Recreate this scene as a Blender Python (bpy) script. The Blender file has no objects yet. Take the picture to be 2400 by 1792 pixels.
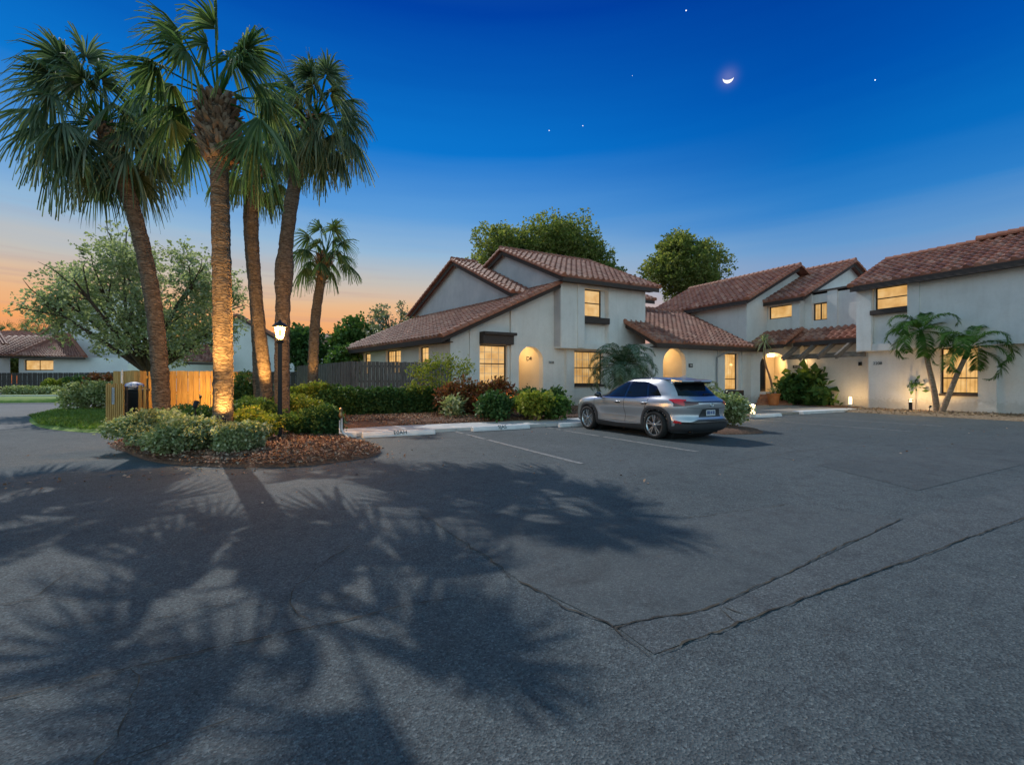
import bpy, math, random
import numpy as np
from mathutils import Vector, Matrix
random.seed(7); np.random.seed(7)
R = math.radians
SC = bpy.context.scene
COL = SC.collection

# ------------------------------------------------------------------ camera, world, sun, exposure
CAM_H = 1.4
FPX = 1100.0            # focal length in photo pixels (photo 2400 wide)
TH = R(28)              # heading: camera turned 28 degrees from +Y towards +X
ct, st = math.cos(TH), math.sin(TH)
cam_d = bpy.data.cameras.new('camera'); cam = bpy.data.objects.new('camera', cam_d); COL.objects.link(cam)
cam.location = (0, 0, CAM_H); cam.rotation_euler = (R(90), 0, -TH)
cam_d.sensor_width = 36; cam_d.lens = 36*FPX/2400
cam_d.clip_end = 3000; cam_d.clip_start = 0.05
SC.camera = cam
SC.view_settings.view_transform = 'Standard'; SC.view_settings.look = 'None'
SC.view_settings.exposure = 0; SC.view_settings.gamma = 1
SC.render.engine = 'CYCLES'
SC.cycles.use_denoising = True
SC.cycles.max_bounces = 8; SC.cycles.transparent_max_bounces = 16
SC.cycles.sample_clamp_indirect = 4

SUN_H = Vector((-0.14, 0.99, 0)).normalized()     # horizontal direction towards the low light
SUN_E = R(43)

def lin(r, g, b):
    f = lambda c: (c/255/12.92) if c/255 <= .04045 else ((c/255+.055)/1.055)**2.4
    return (f(r), f(g), f(b), 1)

def ramp(nt, stops, interp='LINEAR'):
    n = nt.nodes.new('ShaderNodeValToRGB'); cr = n.color_ramp; cr.interpolation = interp
    while len(cr.elements) > 1: cr.elements.remove(cr.elements[-1])
    cr.elements[0].position = stops[0][0]; cr.elements[0].color = stops[0][1]
    for p, c in stops[1:]:
        e = cr.elements.new(p); e.color = c
    return n

W = bpy.data.worlds.new('World'); SC.world = W; W.use_nodes = True
nt = W.node_tree; nt.nodes.clear()
L = nt.links.new
out = nt.nodes.new('ShaderNodeOutputWorld'); bg = nt.nodes.new('ShaderNodeBackground'); L(bg.outputs[0], out.inputs[0])
tc = nt.nodes.new('ShaderNodeTexCoord'); sep = nt.nodes.new('ShaderNodeSeparateXYZ'); L(tc.outputs['Generated'], sep.inputs[0])
def wmath(op, a, b=None, clamp=False):
    n = nt.nodes.new('ShaderNodeMath'); n.operation = op; n.use_clamp = clamp
    for i, x in enumerate((a, b)):
        if x is None: continue
        if isinstance(x, (int, float)): n.inputs[i].default_value = x
        else: L(x, n.inputs[i])
    return n.outputs[0]
def wdot(v):
    n = nt.nodes.new('ShaderNodeVectorMath'); n.operation = 'DOT_PRODUCT'; n.inputs[1].default_value = v
    nn = nt.nodes.new('ShaderNodeVectorMath'); nn.operation = 'NORMALIZE'
    cmb = nt.nodes.new('ShaderNodeCombineXYZ'); L(sep.outputs[0], cmb.inputs[0]); L(sep.outputs[1], cmb.inputs[1])
    L(cmb.outputs[0], nn.inputs[0]); L(nn.outputs[0], n.inputs[0]); return n.outputs['Value']
def wmap(v, a, b):
    n = nt.nodes.new('ShaderNodeMapRange'); n.interpolation_type = 'SMOOTHSTEP'; L(v, n.inputs[0])
    n.inputs[1].default_value = a; n.inputs[2].default_value = b; return n.outputs[0]
def wmix(f, a, b, mode='MIX'):
    n = nt.nodes.new('ShaderNodeMix'); n.data_type = 'RGBA'; n.blend_type = mode
    for i, x in ((0, f), (6, a), (7, b)):
        if isinstance(x, (int, float)): n.inputs[i].default_value = x
        elif isinstance(x, tuple): n.inputs[i].default_value = x
        else: L(x, n.inputs[i])
    return n.outputs[2]
# thin streak clouds near the glow: perturb the elevation a little with stretched noise
mp = nt.nodes.new('ShaderNodeMapping'); mp.inputs['Scale'].default_value = (1.5, 1.5, 22); L(tc.outputs['Generated'], mp.inputs[0])
ns = nt.nodes.new('ShaderNodeTexNoise'); ns.inputs['Scale'].default_value = 1.6; ns.inputs['Detail'].default_value = 4; L(mp.outputs[0], ns.inputs[0])
wob = wmath('MULTIPLY', wmath('SUBTRACT', ns.outputs[0], .5), .035)
el = wmath('ADD', sep.outputs[2], wob, True)
glow = ramp(nt, [(0, lin(238,128,62)), (.05, lin(246,150,84)), (.10, lin(245,170,108)), (.15, lin(232,188,146)),
                 (.20, lin(196,192,186)), (.26, lin(150,185,215)), (.33, lin(92,156,218)), (.44, lin(12,118,206)), (.62, lin(0,66,166)), (1, (.05,.19,.33,1))])
side = ramp(nt, [(0, lin(155,150,160)), (.12, lin(156,162,184)), (.18, lin(136,160,196)), (.24, lin(102,154,206)), (.30, lin(46,128,202)),
                 (.37, lin(8,108,192)), (.47, lin(0,84,176)), (.62, lin(0,58,152)), (1, (.05,.19,.33,1))])
back = ramp(nt, [(0, (.62,.80,.86,1)), (.15, (.78,1.02,1.1,1)), (.35, (.66,.95,1.08,1)), (.6, (.36,.64,.82,1)), (1, (.05,.19,.33,1))])  # unseen sky behind the camera, brightened as added fill for walls and shadows
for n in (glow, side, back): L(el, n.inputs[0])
fa = wmap(wdot(tuple(SUN_H)), .30, .95)
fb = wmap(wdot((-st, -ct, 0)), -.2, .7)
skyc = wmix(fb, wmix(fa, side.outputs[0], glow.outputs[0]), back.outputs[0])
# aureole round the moon
MOON_DIR = Vector((0,0,0))
def ray(px, py):
    cx, cz = (px-1200)/FPX, (896-py)/FPX
    return Vector((cx*ct + st, -cx*st + ct, cz)).normalized()
MOON_DIR = ray(1707, 182)
dm = nt.nodes.new('ShaderNodeVectorMath'); dm.operation = 'DOT_PRODUCT'; dm.inputs[1].default_value = tuple(MOON_DIR); L(tc.outputs['Generated'], dm.inputs[0])
hal = wmath('POWER', wmath('MAXIMUM', dm.outputs['Value'], 0.), 14000.)
skyc = wmix(hal, skyc, wmix(1.0, skyc, (.11,.075,.05,1), 'ADD'))
# a few thin grey-violet cloud bars low over the glow
mp2 = nt.nodes.new('ShaderNodeMapping'); mp2.inputs['Scale'].default_value = (1.2, 1.2, 34); L(tc.outputs['Generated'], mp2.inputs[0])
n2 = nt.nodes.new('ShaderNodeTexNoise'); n2.inputs['Scale'].default_value = 2.2; n2.inputs['Detail'].default_value = 5; L(mp2.outputs[0], n2.inputs[0])
low = wmath('MULTIPLY', wmap(sep.outputs[2], .05, .12), wmath('SUBTRACT', 1.0, wmap(sep.outputs[2], .17, .30)))
cl = wmath('MULTIPLY', wmath('MULTIPLY', wmath('MULTIPLY', wmap(n2.outputs[0], .52, .72), low), fa), .22)
skyc = wmix(cl, skyc, lin(170,140,150))
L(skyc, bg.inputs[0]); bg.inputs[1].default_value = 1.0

sun_d = bpy.data.lights.new('sun', 'SUN'); sun_d.energy = 2.7; sun_d.angle = R(0.4); sun_d.color = (1.0, .96, .90)
sun_o = bpy.data.objects.new('sun', sun_d); COL.objects.link(sun_o)
sv = Vector((SUN_H.x*math.cos(SUN_E), SUN_H.y*math.cos(SUN_E), math.sin(SUN_E)))
sun_o.rotation_euler = sv.to_track_quat('Z', 'Y').to_euler(); sun_o.location = sv*60

def at(px, py, cd):
    """world point seen at photo pixel px,py at depth cd in metres"""
    cx = (px-1200)/FPX*cd
    return Vector((cx*ct + cd*st, -cx*st + cd*ct, CAM_H + (896-py)*cd/FPX))
def gp(px, py, z=0.0):
    cd = (CAM_H-z)*FPX/(py-896); v = at(px, py, cd); v.z = z; return v

# ------------------------------------------------------------------ scene helpers
def tag(o, label=None, cat=None, group=None, kind=None):
    if label: o['label'] = label
    if cat: o['category'] = cat
    if group: o['group'] = group
    if kind: o['kind'] = kind
    return o
def thing(name, label, cat, loc=(0,0,0), rz=0, group=None):
    o = bpy.data.objects.new(name, None); COL.objects.link(o); o.location = loc; o.rotation_euler = (0,0,rz)
    o.empty_display_size = .2
    return tag(o, label, cat, group)
def root_loc(p):
    v = Vector((0,0,0))
    while p is not None: v += Vector(p.location); p = p.parent
    return v
def link_mesh(name, me, mats, parent=None, kind=None, smooth=False):
    for m in (mats if isinstance(mats, (list, tuple)) else [mats]): me.materials.append(m)
    o = bpy.data.objects.new(name, me); COL.objects.link(o)
    if parent is not None: o.parent = parent
    if smooth: me.polygons.foreach_set('use_smooth', [True]*len(me.polygons))
    if kind: o['kind'] = kind
    return o
def copy_tree(o, loc, rz=0, label=None, sc=1.0):
    r = o.copy(); COL.objects.link(r); r.location = loc; r.rotation_euler = (0,0,rz); r.scale = (sc,sc,sc)
    if label: r['label'] = label
    for ch in o.children:
        c = ch.copy(); COL.objects.link(c); c.parent = r
        for g in ch.children:
            d = g.copy(); COL.objects.link(d); d.parent = c
    return r
class MB:
    def __init__(s, tf=None): s.v = []; s.f = []; s.mi = []; s.uv = None; s.tf = tf; s.cuts = []
    def add(s, vs, fs, mi=0):
        b = len(s.v); s.v.extend([tuple(x) for x in vs])
        for f in fs: s.f.append(tuple(i+b for i in f)); s.mi.append(mi)
    def box(s, x0, x1, y0, y1, z0, z1, mi=0):
        s.add([(x0,y0,z0),(x1,y0,z0),(x1,y1,z0),(x0,y1,z0),(x0,y0,z1),(x1,y0,z1),(x1,y1,z1),(x0,y1,z1)],
              [(3,2,1,0),(4,5,6,7),(0,1,5,4),(1,2,6,5),(2,3,7,6),(3,0,4,7)], mi)
    def obox(s, p, ax, ay, az, mi=0):
        """box with corner p and edge vectors ax, ay, az"""
        p, ax, ay, az = map(Vector, (p, ax, ay, az))
        s.add([p,p+ax,p+ax+ay,p+ay,p+az,p+ax+az,p+ax+ay+az,p+ay+az], [(3,2,1,0),(4,5,6,7),(0,1,5,4),(1,2,6,5),(2,3,7,6),(3,0,4,7)], mi)
    def beam(s, a, b, w, h, mi=0, up=(0,0,1)):
        a, b = Vector(a), Vector(b); d = (b-a).normalized(); u = Vector(up); sd = d.cross(u).normalized(); u = sd.cross(d).normalized()
        s.obox(a - sd*w/2 - u*h/2, b-a, sd*w, u*h, mi)
    def prism(s, pts, vec, mi=0):
        n = len(pts); vec = Vector(vec); P = [Vector(p) for p in pts]
        s.add(P + [p+vec for p in P], [tuple(range(n))[::-1], tuple(range(n, 2*n))] + [(i,(i+1)%n,(i+1)%n+n,i+n) for i in range(n)], mi)
    def tube(s, pts, rads, n=8, cap=True, mi=0, jit=0):
        P = [Vector(p) for p in pts]; rings = []
        ref = Vector((1,0,0)) if abs((P[-1]-P[0]).normalized().x) < .9 else Vector((0,1,0))
        vs = []
        for i, p in enumerate(P):
            d = (P[min(i+1,len(P)-1)] - P[max(i-1,0)]).normalized()
            a = d.cross(ref).normalized(); b = d.cross(a).normalized()
            r = rads[i] if not isinstance(rads, (int, float)) else rads
            for k in range(n):
                t = 2*math.pi*k/n; rr = r*(1+random.uniform(-jit, jit))
                vs.append(p + a*math.cos(t)*rr + b*math.sin(t)*rr)
        fs = []
        for i in range(len(P)-1):
            for k in range(n):
                fs.append((i*n+k, i*n+(k+1)%n, (i+1)*n+(k+1)%n, (i+1)*n+k))
        if cap: fs.append(tuple(range(n))); fs.append(tuple(range((len(P)-1)*n, len(P)*n))[::-1])
        s.add(vs, fs, mi)
    def lathe(s, prof, c=(0,0,0), n=20, axis='z', mi=0):
        vs = []
        for r, z in prof:
            for k in range(n):
                t = 2*math.pi*k/n; x, y = r*math.cos(t), r*math.sin(t)
                v = (x,y,z) if axis == 'z' else ((z,x,y) if axis == 'x' else (x,z,y))
                vs.append((v[0]+c[0], v[1]+c[1], v[2]+c[2]))
        fs = []
        for i in range(len(prof)-1):
            for k in range(n): fs.append((i*n+k, i*n+(k+1)%n, (i+1)*n+(k+1)%n, (i+1)*n+k))
        fs.append(tuple(range(n))[::-1]); fs.append(tuple(range((len(prof)-1)*n, len(prof)*n)))
        s.add(vs, fs, mi)
    def mark(s): s.cuts.append((len(s.v), len(s.f)))
    def build_split(s, name, mats, parent=None, each=0, bevel=0):
        """one object per marked run (or per 'each' faces): separate pieces are separate parts"""
        if each: s.cuts = [(i//6*8, i) for i in range(0, len(s.f), each)]
        ends = s.cuts[1:] + [(len(s.v), len(s.f))]
        for (v0, f0), (v1, f1) in zip(s.cuts, ends):
            q = MB(s.tf); q.v = s.v[v0:v1]; q.f = [tuple(i-v0 for i in f) for f in s.f[f0:f1]]; q.mi = s.mi[f0:f1]; q.build(name, mats, parent, bevel=bevel)
    def build(s, name, mats, parent=None, smooth=False, kind=None, bevel=0, local=False):
        vs = [Vector(v) for v in s.v]
        if s.tf: vs = [s.tf(v) for v in vs]
        off = Vector((0,0,0)) if local else root_loc(parent)
        me = bpy.data.meshes.new(name); me.from_pydata([tuple(v-off) for v in vs], [], s.f)
        me.polygons.foreach_set('material_index', s.mi)
        if s.uv: 
            uvl = me.uv_layers.new(name='UVMap'); uvl.data.foreach_set('uv', np.array(s.uv, 'f').ravel())
        me.update()
        o = link_mesh(name, me, mats, parent, kind, smooth)
        if bevel:
            b = o.modifiers.new('bevel', 'BEVEL'); b.width = bevel; b.segments = 2; b.limit_method = 'ANGLE'
        return o
def np_mesh(name, V, Fq, mat, parent=None, kind=None, smooth=False, local=False):
    """V (n,3), Fq (m,4) numpy"""
    off = np.array(Vector((0,0,0)) if local else root_loc(parent))
    me = bpy.data.meshes.new(name); V = (np.asarray(V)-off).astype('f'); Fq = np.asarray(Fq, 'i')
    m, k = Fq.shape
    me.vertices.add(len(V)); me.vertices.foreach_set('co', V.ravel())
    me.loops.add(m*k); me.loops.foreach_set('vertex_index', Fq.ravel())
    me.polygons.add(m); me.polygons.foreach_set('loop_start', np.arange(m, dtype='i')*k)
    me.update(calc_edges=True); me.validate()
    return link_mesh(name, me, mat, parent, kind, smooth)

# ------------------------------------------------------------------ materials
def new_mat(name):
    m = bpy.data.materials.new(name); m.use_nodes = True; nt = m.node_tree
    b = nt.nodes['Principled BSDF']; return m, nt, b
def mat(name, c1, c2=None, scale=5, rough=.7, bump=0, bscale=None, detail=4, metallic=0, spec=.5, coords='Object', dist=0, stretch=None, c3=None, fac=(.35,.65), coat=0):
    m, nt, b = new_mat(name); L = nt.links.new
    b.inputs['Roughness'].default_value = rough; b.inputs['Metallic'].default_value = metallic; b.inputs['Specular IOR Level'].default_value = spec
    b.inputs['Coat Weight'].default_value = coat
    b.inputs['Base Color'].default_value = (*c1, 1)
    if c2 or bump:
        tc = nt.nodes.new('ShaderNodeTexCoord'); src = tc.outputs[coords]
        if stretch:
            mp = nt.nodes.new('ShaderNodeMapping'); mp.inputs['Scale'].default_value = stretch; L(src, mp.inputs[0]); src = mp.outputs[0]
    if c2:
        n = nt.nodes.new('ShaderNodeTexNoise'); n.inputs['Scale'].default_value = scale; n.inputs['Detail'].default_value = detail; n.inputs['Roughness'].default_value = .6; n.inputs['Distortion'].default_value = dist
        L(src, n.inputs[0])
        st_ = [(fac[0], (*c1,1)), (fac[1], (*c2,1))]
        if c3: st_ = [(fac[0], (*c1,1)), ((fac[0]+fac[1])/2, (*c3,1)), (fac[1], (*c2,1))]
        r = ramp(nt, st_); L(n.outputs[0], r.inputs[0]); L(r.outputs[0], b.inputs['Base Color'])
    if bump:
        n2 = nt.nodes.new('ShaderNodeTexNoise'); n2.inputs['Scale'].default_value = bscale or scale*4; n2.inputs['Detail'].default_value = 5
        L(src, n2.inputs[0]); bp = nt.nodes.new('ShaderNodeBump'); bp.inputs['Strength'].default_value = bump; bp.inputs['Distance'].default_value = .02
        L(n2.outputs[0], bp.inputs['Height']); L(bp.outputs[0], b.inputs['Normal'])
    return m
def leaf_mat(name, cols, trans=.25, rough=.45, spec=.5):
    """foliage: each leaf (mesh island) picks its own colour; partly translucent"""
    m, nt, b = new_mat(name); L = nt.links.new
    g = nt.nodes.new('ShaderNodeNewGeometry')
    n = len(cols); r = ramp(nt, [(i/max(1, n-1), (*c,1)) for i, c in enumerate(cols)])
    L(g.outputs['Random Per Island'], r.inputs[0]); L(r.outputs[0], b.inputs['Base Color'])
    b.inputs['Roughness'].default_value = rough; b.inputs['Specular IOR Level'].default_value = spec
    t = nt.nodes.new('ShaderNodeBsdfTranslucent'); mul = nt.nodes.new('ShaderNodeMix'); mul.data_type = 'RGBA'; mul.blend_type = 'MULTIPLY'; mul.inputs[0].default_value = 1
    L(r.outputs[0], mul.inputs[6]); mul.inputs[7].default_value = (1.5, 1.6, .7, 1); L(mul.outputs[2], t.inputs[0])
    mx = nt.nodes.new('ShaderNodeMixShader'); mx.inputs[0].default_value = trans
    L(b.outputs[0], mx.inputs[1]); L(t.outputs[0], mx.inputs[2]); L(mx.outputs[0], nt.nodes['Material Output'].inputs[0])
    return m
def emit(name, col, strength):
    m, nt, b = new_mat(name); b.inputs['Base Color'].default_value = (0,0,0,1)
    b.inputs['Emission Color'].default_value = (*col, 1); b.inputs['Emission Strength'].default_value = strength; return m
def window_mat(name, kind, strength=1.0):
    """a lit room behind blinds, curtains or bare glass"""
    m, nt, b = new_mat(name); L = nt.links.new
    tc = nt.nodes.new('ShaderNodeTexCoord')
    n = nt.nodes.new('ShaderNodeTexNoise'); n.inputs['Scale'].default_value = 1.9; n.inputs['Detail'].default_value = 4; L(tc.outputs['Object'], n.inputs[0])
    r = ramp(nt, [(.30, (.66,.34,.09,1)), (.5, (.84,.48,.155,1)), (.72, (.96,.63,.27,1))]); L(n.outputs[0], r.inputs[0])
    col = r.outputs[0]
    if kind != 'plain':
        mp = nt.nodes.new('ShaderNodeMapping'); L(tc.outputs['Object'], mp.inputs[0])
        w = nt.nodes.new('ShaderNodeTexWave'); w.inputs['Distortion'].default_value = 0 if kind == 'blind' else .6
        w.bands_direction = 'Z' if kind == 'blind' else 'DIAGONAL'
        if kind == 'curtain': mp.inputs['Scale'].default_value = (1,1,0.02)
        w.inputs['Scale'].default_value = 5.2 if kind == 'blind' else 4.
        L(mp.outputs[0], w.inputs[0])
        r2 = ramp(nt, [(0, (.72,.66,.6,1)), (.45, (1,1,1,1))]); L(w.outputs[0], r2.inputs[0])
        mx = nt.nodes.new('ShaderNodeMix'); mx.data_type = 'RGBA'; mx.blend_type = 'MULTIPLY'; mx.inputs[0].default_value = .8
        L(col, mx.inputs[6]); L(r2.outputs[0], mx.inputs[7]); col = mx.outputs[2]
    b.inputs['Base Color'].default_value = (.03,.03,.03,1); b.inputs['Roughness'].default_value = .08
    L(col, b.inputs['Emission Color']); b.inputs['Emission Strength'].default_value = strength
    return m

def stucco_mat(name, c1, c2):
    m = mat(name, c1, c2, scale=.9, rough=.9, bump=.6, bscale=26, spec=.2, detail=9); nt = m.node_tree; L = nt.links.new; b = nt.nodes['Principled BSDF']
    src = b.inputs['Base Color'].links[0].from_socket
    tc = nt.nodes.new('ShaderNodeTexCoord'); mp = nt.nodes.new('ShaderNodeMapping'); mp.inputs['Scale'].default_value = (2.6,2.6,.3); L(tc.outputs['Object'], mp.inputs[0])
    n = nt.nodes.new('ShaderNodeTexNoise'); n.inputs['Scale'].default_value = 1.7; n.inputs['Detail'].default_value = 7; n.inputs['Distortion'].default_value = .3; L(mp.outputs[0], n.inputs[0])
    r = ramp(nt, [(.34, (.74,.72,.69,1)), (.50, (1,1,1,1)), (.75, (1.05,1.05,1.05,1))]); L(n.outputs[0], r.inputs[0])      # rain streaks
    n2 = nt.nodes.new('ShaderNodeTexNoise'); n2.inputs['Scale'].default_value = 9; n2.inputs['Detail'].default_value = 8; L(tc.outputs['Object'], n2.inputs[0])
    r2 = ramp(nt, [(.32, (.84,.83,.81,1)), (.55, (1,1,1,1))]); L(n2.outputs[0], r2.inputs[0])
    gz = nt.nodes.new('ShaderNodeNewGeometry'); sz = nt.nodes.new('ShaderNodeSeparateXYZ'); L(gz.outputs['Position'], sz.inputs[0])
    ad = nt.nodes.new('ShaderNodeMath'); ad.operation = 'MULTIPLY_ADD'; L(n2.outputs[0], ad.inputs[0]); ad.inputs[1].default_value = -.9; L(sz.outputs[2], ad.inputs[2])
    r3 = ramp(nt, [(0, (.62,.58,.52,1)), (.22, (1,1,1,1))]); L(ad.outputs[0], r3.inputs[0])      # soil splashed on the foot of the wall
    a = src
    for q, f in ((r, .16), (r2, .22), (r3, .45)):
        mx = nt.nodes.new('ShaderNodeMix'); mx.data_type = 'RGBA'; mx.blend_type = 'MULTIPLY'; mx.inputs[0].default_value = f; L(a, mx.inputs[6]); L(q.outputs[0], mx.inputs[7]); a = mx.outputs[2]
    L(a, b.inputs['Base Color']); return m
STUCCO = stucco_mat('stucco', (.66,.645,.62), (.74,.725,.70))
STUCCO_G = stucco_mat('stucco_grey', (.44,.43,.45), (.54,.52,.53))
WHITE = mat('white_stucco', (.70,.70,.70), (.76,.76,.76), scale=.8, rough=.9, bump=.2, bscale=30, spec=.2)
DARKWOOD = mat('dark_wood', (.035,.024,.02), (.06,.042,.034), scale=6, rough=.7, bump=.3, bscale=40, stretch=(1,1,6))
FRAME = mat('bronze_frame', (.03,.022,.018), rough=.45, metallic=.3)
PALEFRAME = mat('pale_frame', (.62,.58,.5), rough=.5)
BLACK = mat('black_metal', (.012,.012,.013), rough=.4, metallic=.4)
W_BLIND = window_mat('lit_blind', 'blind', 1.0)
W_CURT = window_mat('lit_curtain', 'curtain', 1.0)
W_PLAIN = window_mat('lit_plain', 'plain', .85); W_DIM = window_mat('lit_dim_curtain', 'curtain', .72)
CONC = mat('concrete', (.42,.42,.42), (.58,.57,.55), scale=2.2, rough=.85, bump=.3, bscale=60, detail=8)
STOPC = mat('painted_concrete', (.62,.62,.64), (.74,.74,.74), scale=4, rough=.8, bump=.3, bscale=50, detail=8)

def tile_mat(name, cols):
    m, nt, b = new_mat(name); L = nt.links.new
    uv = nt.nodes.new('ShaderNodeUVMap'); uv.uv_map = 'UVMap'
    fl = nt.nodes.new('ShaderNodeVectorMath'); fl.operation = 'FLOOR'; L(uv.outputs[0], fl.inputs[0])
    wn = nt.nodes.new('ShaderNodeTexWhiteNoise'); wn.noise_dimensions = '2D'; L(fl.outputs[0], wn.inputs['Vector'])
    r = ramp(nt, [(i/(len(cols)-1), (*c,1)) for i, c in enumerate(cols)]); L(wn.outputs['Value'], r.inputs[0])
    tc = nt.nodes.new('ShaderNodeTexCoord')
    n = nt.nodes.new('ShaderNodeTexNoise'); n.inputs['Scale'].default_value = 3; n.inputs['Detail'].default_value = 8; L(tc.outputs['Object'], n.inputs[0])
    r2 = ramp(nt, [(.3, (.62,.6,.6,1)), (.7, (1.25,1.25,1.25,1))]); L(n.outputs[0], r2.inputs[0])
    mx = nt.nodes.new('ShaderNodeMix'); mx.data_type = 'RGBA'; mx.blend_type = 'MULTIPLY'; mx.inputs[0].default_value = 1
    L(r.outputs[0], mx.inputs[6]); L(r2.outputs[0], mx.inputs[7]); L(mx.outputs[2], b.inputs['Base Color'])
    b.inputs['Roughness'].default_value = .62; b.inputs['Specular IOR Level'].default_value = .5
    bp = nt.nodes.new('ShaderNodeBump'); bp.inputs['Strength'].default_value = .3; bp.inputs['Distance'].default_value = .02
    n3 = nt.nodes.new('ShaderNodeTexNoise'); n3.inputs['Scale'].default_value = 40; L(tc.outputs['Object'], n3.inputs[0]); L(n3.outputs[0], bp.inputs['Height']); L(bp.outputs[0], b.inputs['Normal'])
    return m
TILE = tile_mat('clay_tile', [(.25,.09,.06), (.37,.155,.10), (.30,.115,.075), (.43,.225,.16), (.22,.08,.055), (.39,.18,.12)])
CAP = mat('clay_cap', (.30,.105,.06), (.42,.17,.10), scale=3, rough=.6, bump=.3, bscale=40)

# ------------------------------------------------------------------ architecture helpers
def wall(mb, axis, pos, a0, a1, z0, z1, openings=(), th=.25, tops=None, inward=1, arch_n=14):
    """wall on plane y=pos (axis 'y', runs along x) or x=pos (axis 'x', runs along y); outside faces -axis; thickness goes +axis.
    openings: (b0,b1,zb,zt,arch) ; tops: list of (a, z) for a sloping top"""
    def top(a):
        if not tops: return z1
        for (p, zp), (q, zq) in zip(tops, tops[1:]):
            if p-1e-6 <= a <= q+1e-6: return zp + (zq-zp)*(a-p)/(q-p)
        return tops[-1][1]
    br = {a0, a1}
    if tops: br |= {p for p, _ in tops if a0 < p < a1}
    for o in openings:
        br |= {o[0], o[1]}
        if len(o) > 4 and o[4]:
            n = arch_n
            for k in range(1, n): br.add(o[0] + (o[1]-o[0])*(1-math.cos(math.pi*k/n))/2)
    br = sorted(b for b in br if a0-1e-6 <= b <= a1+1e-6)
    def arch_z(o, a):
        if len(o) > 4 and o[4]:
            r = (o[1]-o[0])/2; c = (o[0]+o[1])/2; k = max(0, 1-((a-c)/r)**2)
            return o[3] - o[4] + o[4]*math.sqrt(k)
        return o[3]
    for p, q in zip(br, br[1:]):
        m = (p+q)/2; ops = sorted([o for o in openings if o[0]-1e-6 <= m <= o[1]+1e-6], key=lambda o: o[2])
        lo = (z0, z0)
        segs = []
        for o in ops:
            segs.append((lo, (o[2], o[2]))); lo = (arch_z(o, p), arch_z(o, q))
        segs.append((lo, (top(p), top(q))))
        for (l0, l1), (h0, h1) in segs:
            if h0-l0 < 1e-4 and h1-l1 < 1e-4: continue
            if axis == 'y':
                vs = [(p,pos,l0),(q,pos,l1),(q,pos,h1),(p,pos,h0),(p,pos+th,l0),(q,pos+th,l1),(q,pos+th,h1),(p,pos+th,h0)]
            else:
                vs = [(pos,p,l0),(pos,q,l1),(pos,q,h1),(pos,p,h0),(pos+th,p,l0),(pos+th,q,l1),(pos+th,q,h1),(pos+th,p,h0)]
            mb.add(vs, [(0,1,2,3),(7,6,5,4),(0,4,5,1),(3,2,6,7),(0,3,7,4),(1,5,6,2)])
def window(parent, axis, pos, a0, a1, z0, z1, m=None, hbars=(.45,), vbars=(), fw=.06, tf=None, depth=.14, mull=.05, fine=None, frame=None, label=None):
    """frame as a part, lit pane as its sub-part. pos: outer wall plane; the frame sits depth behind it"""
    mb = MB(tf)
    def bx(b, p, q, l, h, d0, d1):
        if axis == 'y': b.box(p, q, pos+d0, pos+d1, l, h)
        else: b.box(pos+d0, pos+d1, p, q, l, h)
    d = depth
    bx(mb, a0, a0+fw, z0, z1, d, d+.07); bx(mb, a1-fw, a1, z0, z1, d, d+.07)
    bx(mb, a0+fw, a1-fw, z0, z0+fw, d, d+.07); bx(mb, a0+fw, a1-fw, z1-fw, z1, d, d+.07)
    for k in hbars: z = z0+(z1-z0)*k; bx(mb, a0+fw, a1-fw, z-mull/2, z+mull/2, d-.01, d+.06)
    for k in vbars: a = a0+(a1-a0)*k; bx(mb, a-mull/2, a+mull/2, z0+fw, z1-fw, d-.005, d+.055)
    f = mb.build('window', frame or FRAME, parent)
    if label: f['label'] = label
    pb = MB(tf); bx(pb, a0+fw*.5, a1-fw*.5, z0+fw*.5, z1-fw*.5, d+.045, d+.065)
    pb.build('pane', m or W_BLIND, f)
    if fine:
        gb = MB(tf); nx, nz = fine
        for i in range(1, nx): a = a0+(a1-a0)*i/nx; bx(gb, a-.009, a+.009, z0+fw, z1-fw, d+.03, d+.042)
        for i in range(1, nz): z = z0+(z1-z0)*i/nz; bx(gb, a0+fw, a1-fw, z-.009, z+.009, d+.028, d+.043)
        gb.build('glazing_bars', PALEFRAME, f)
    return f
TP, CP = .36, .42      # tile pitch along the eave, course length up the slope
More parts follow.
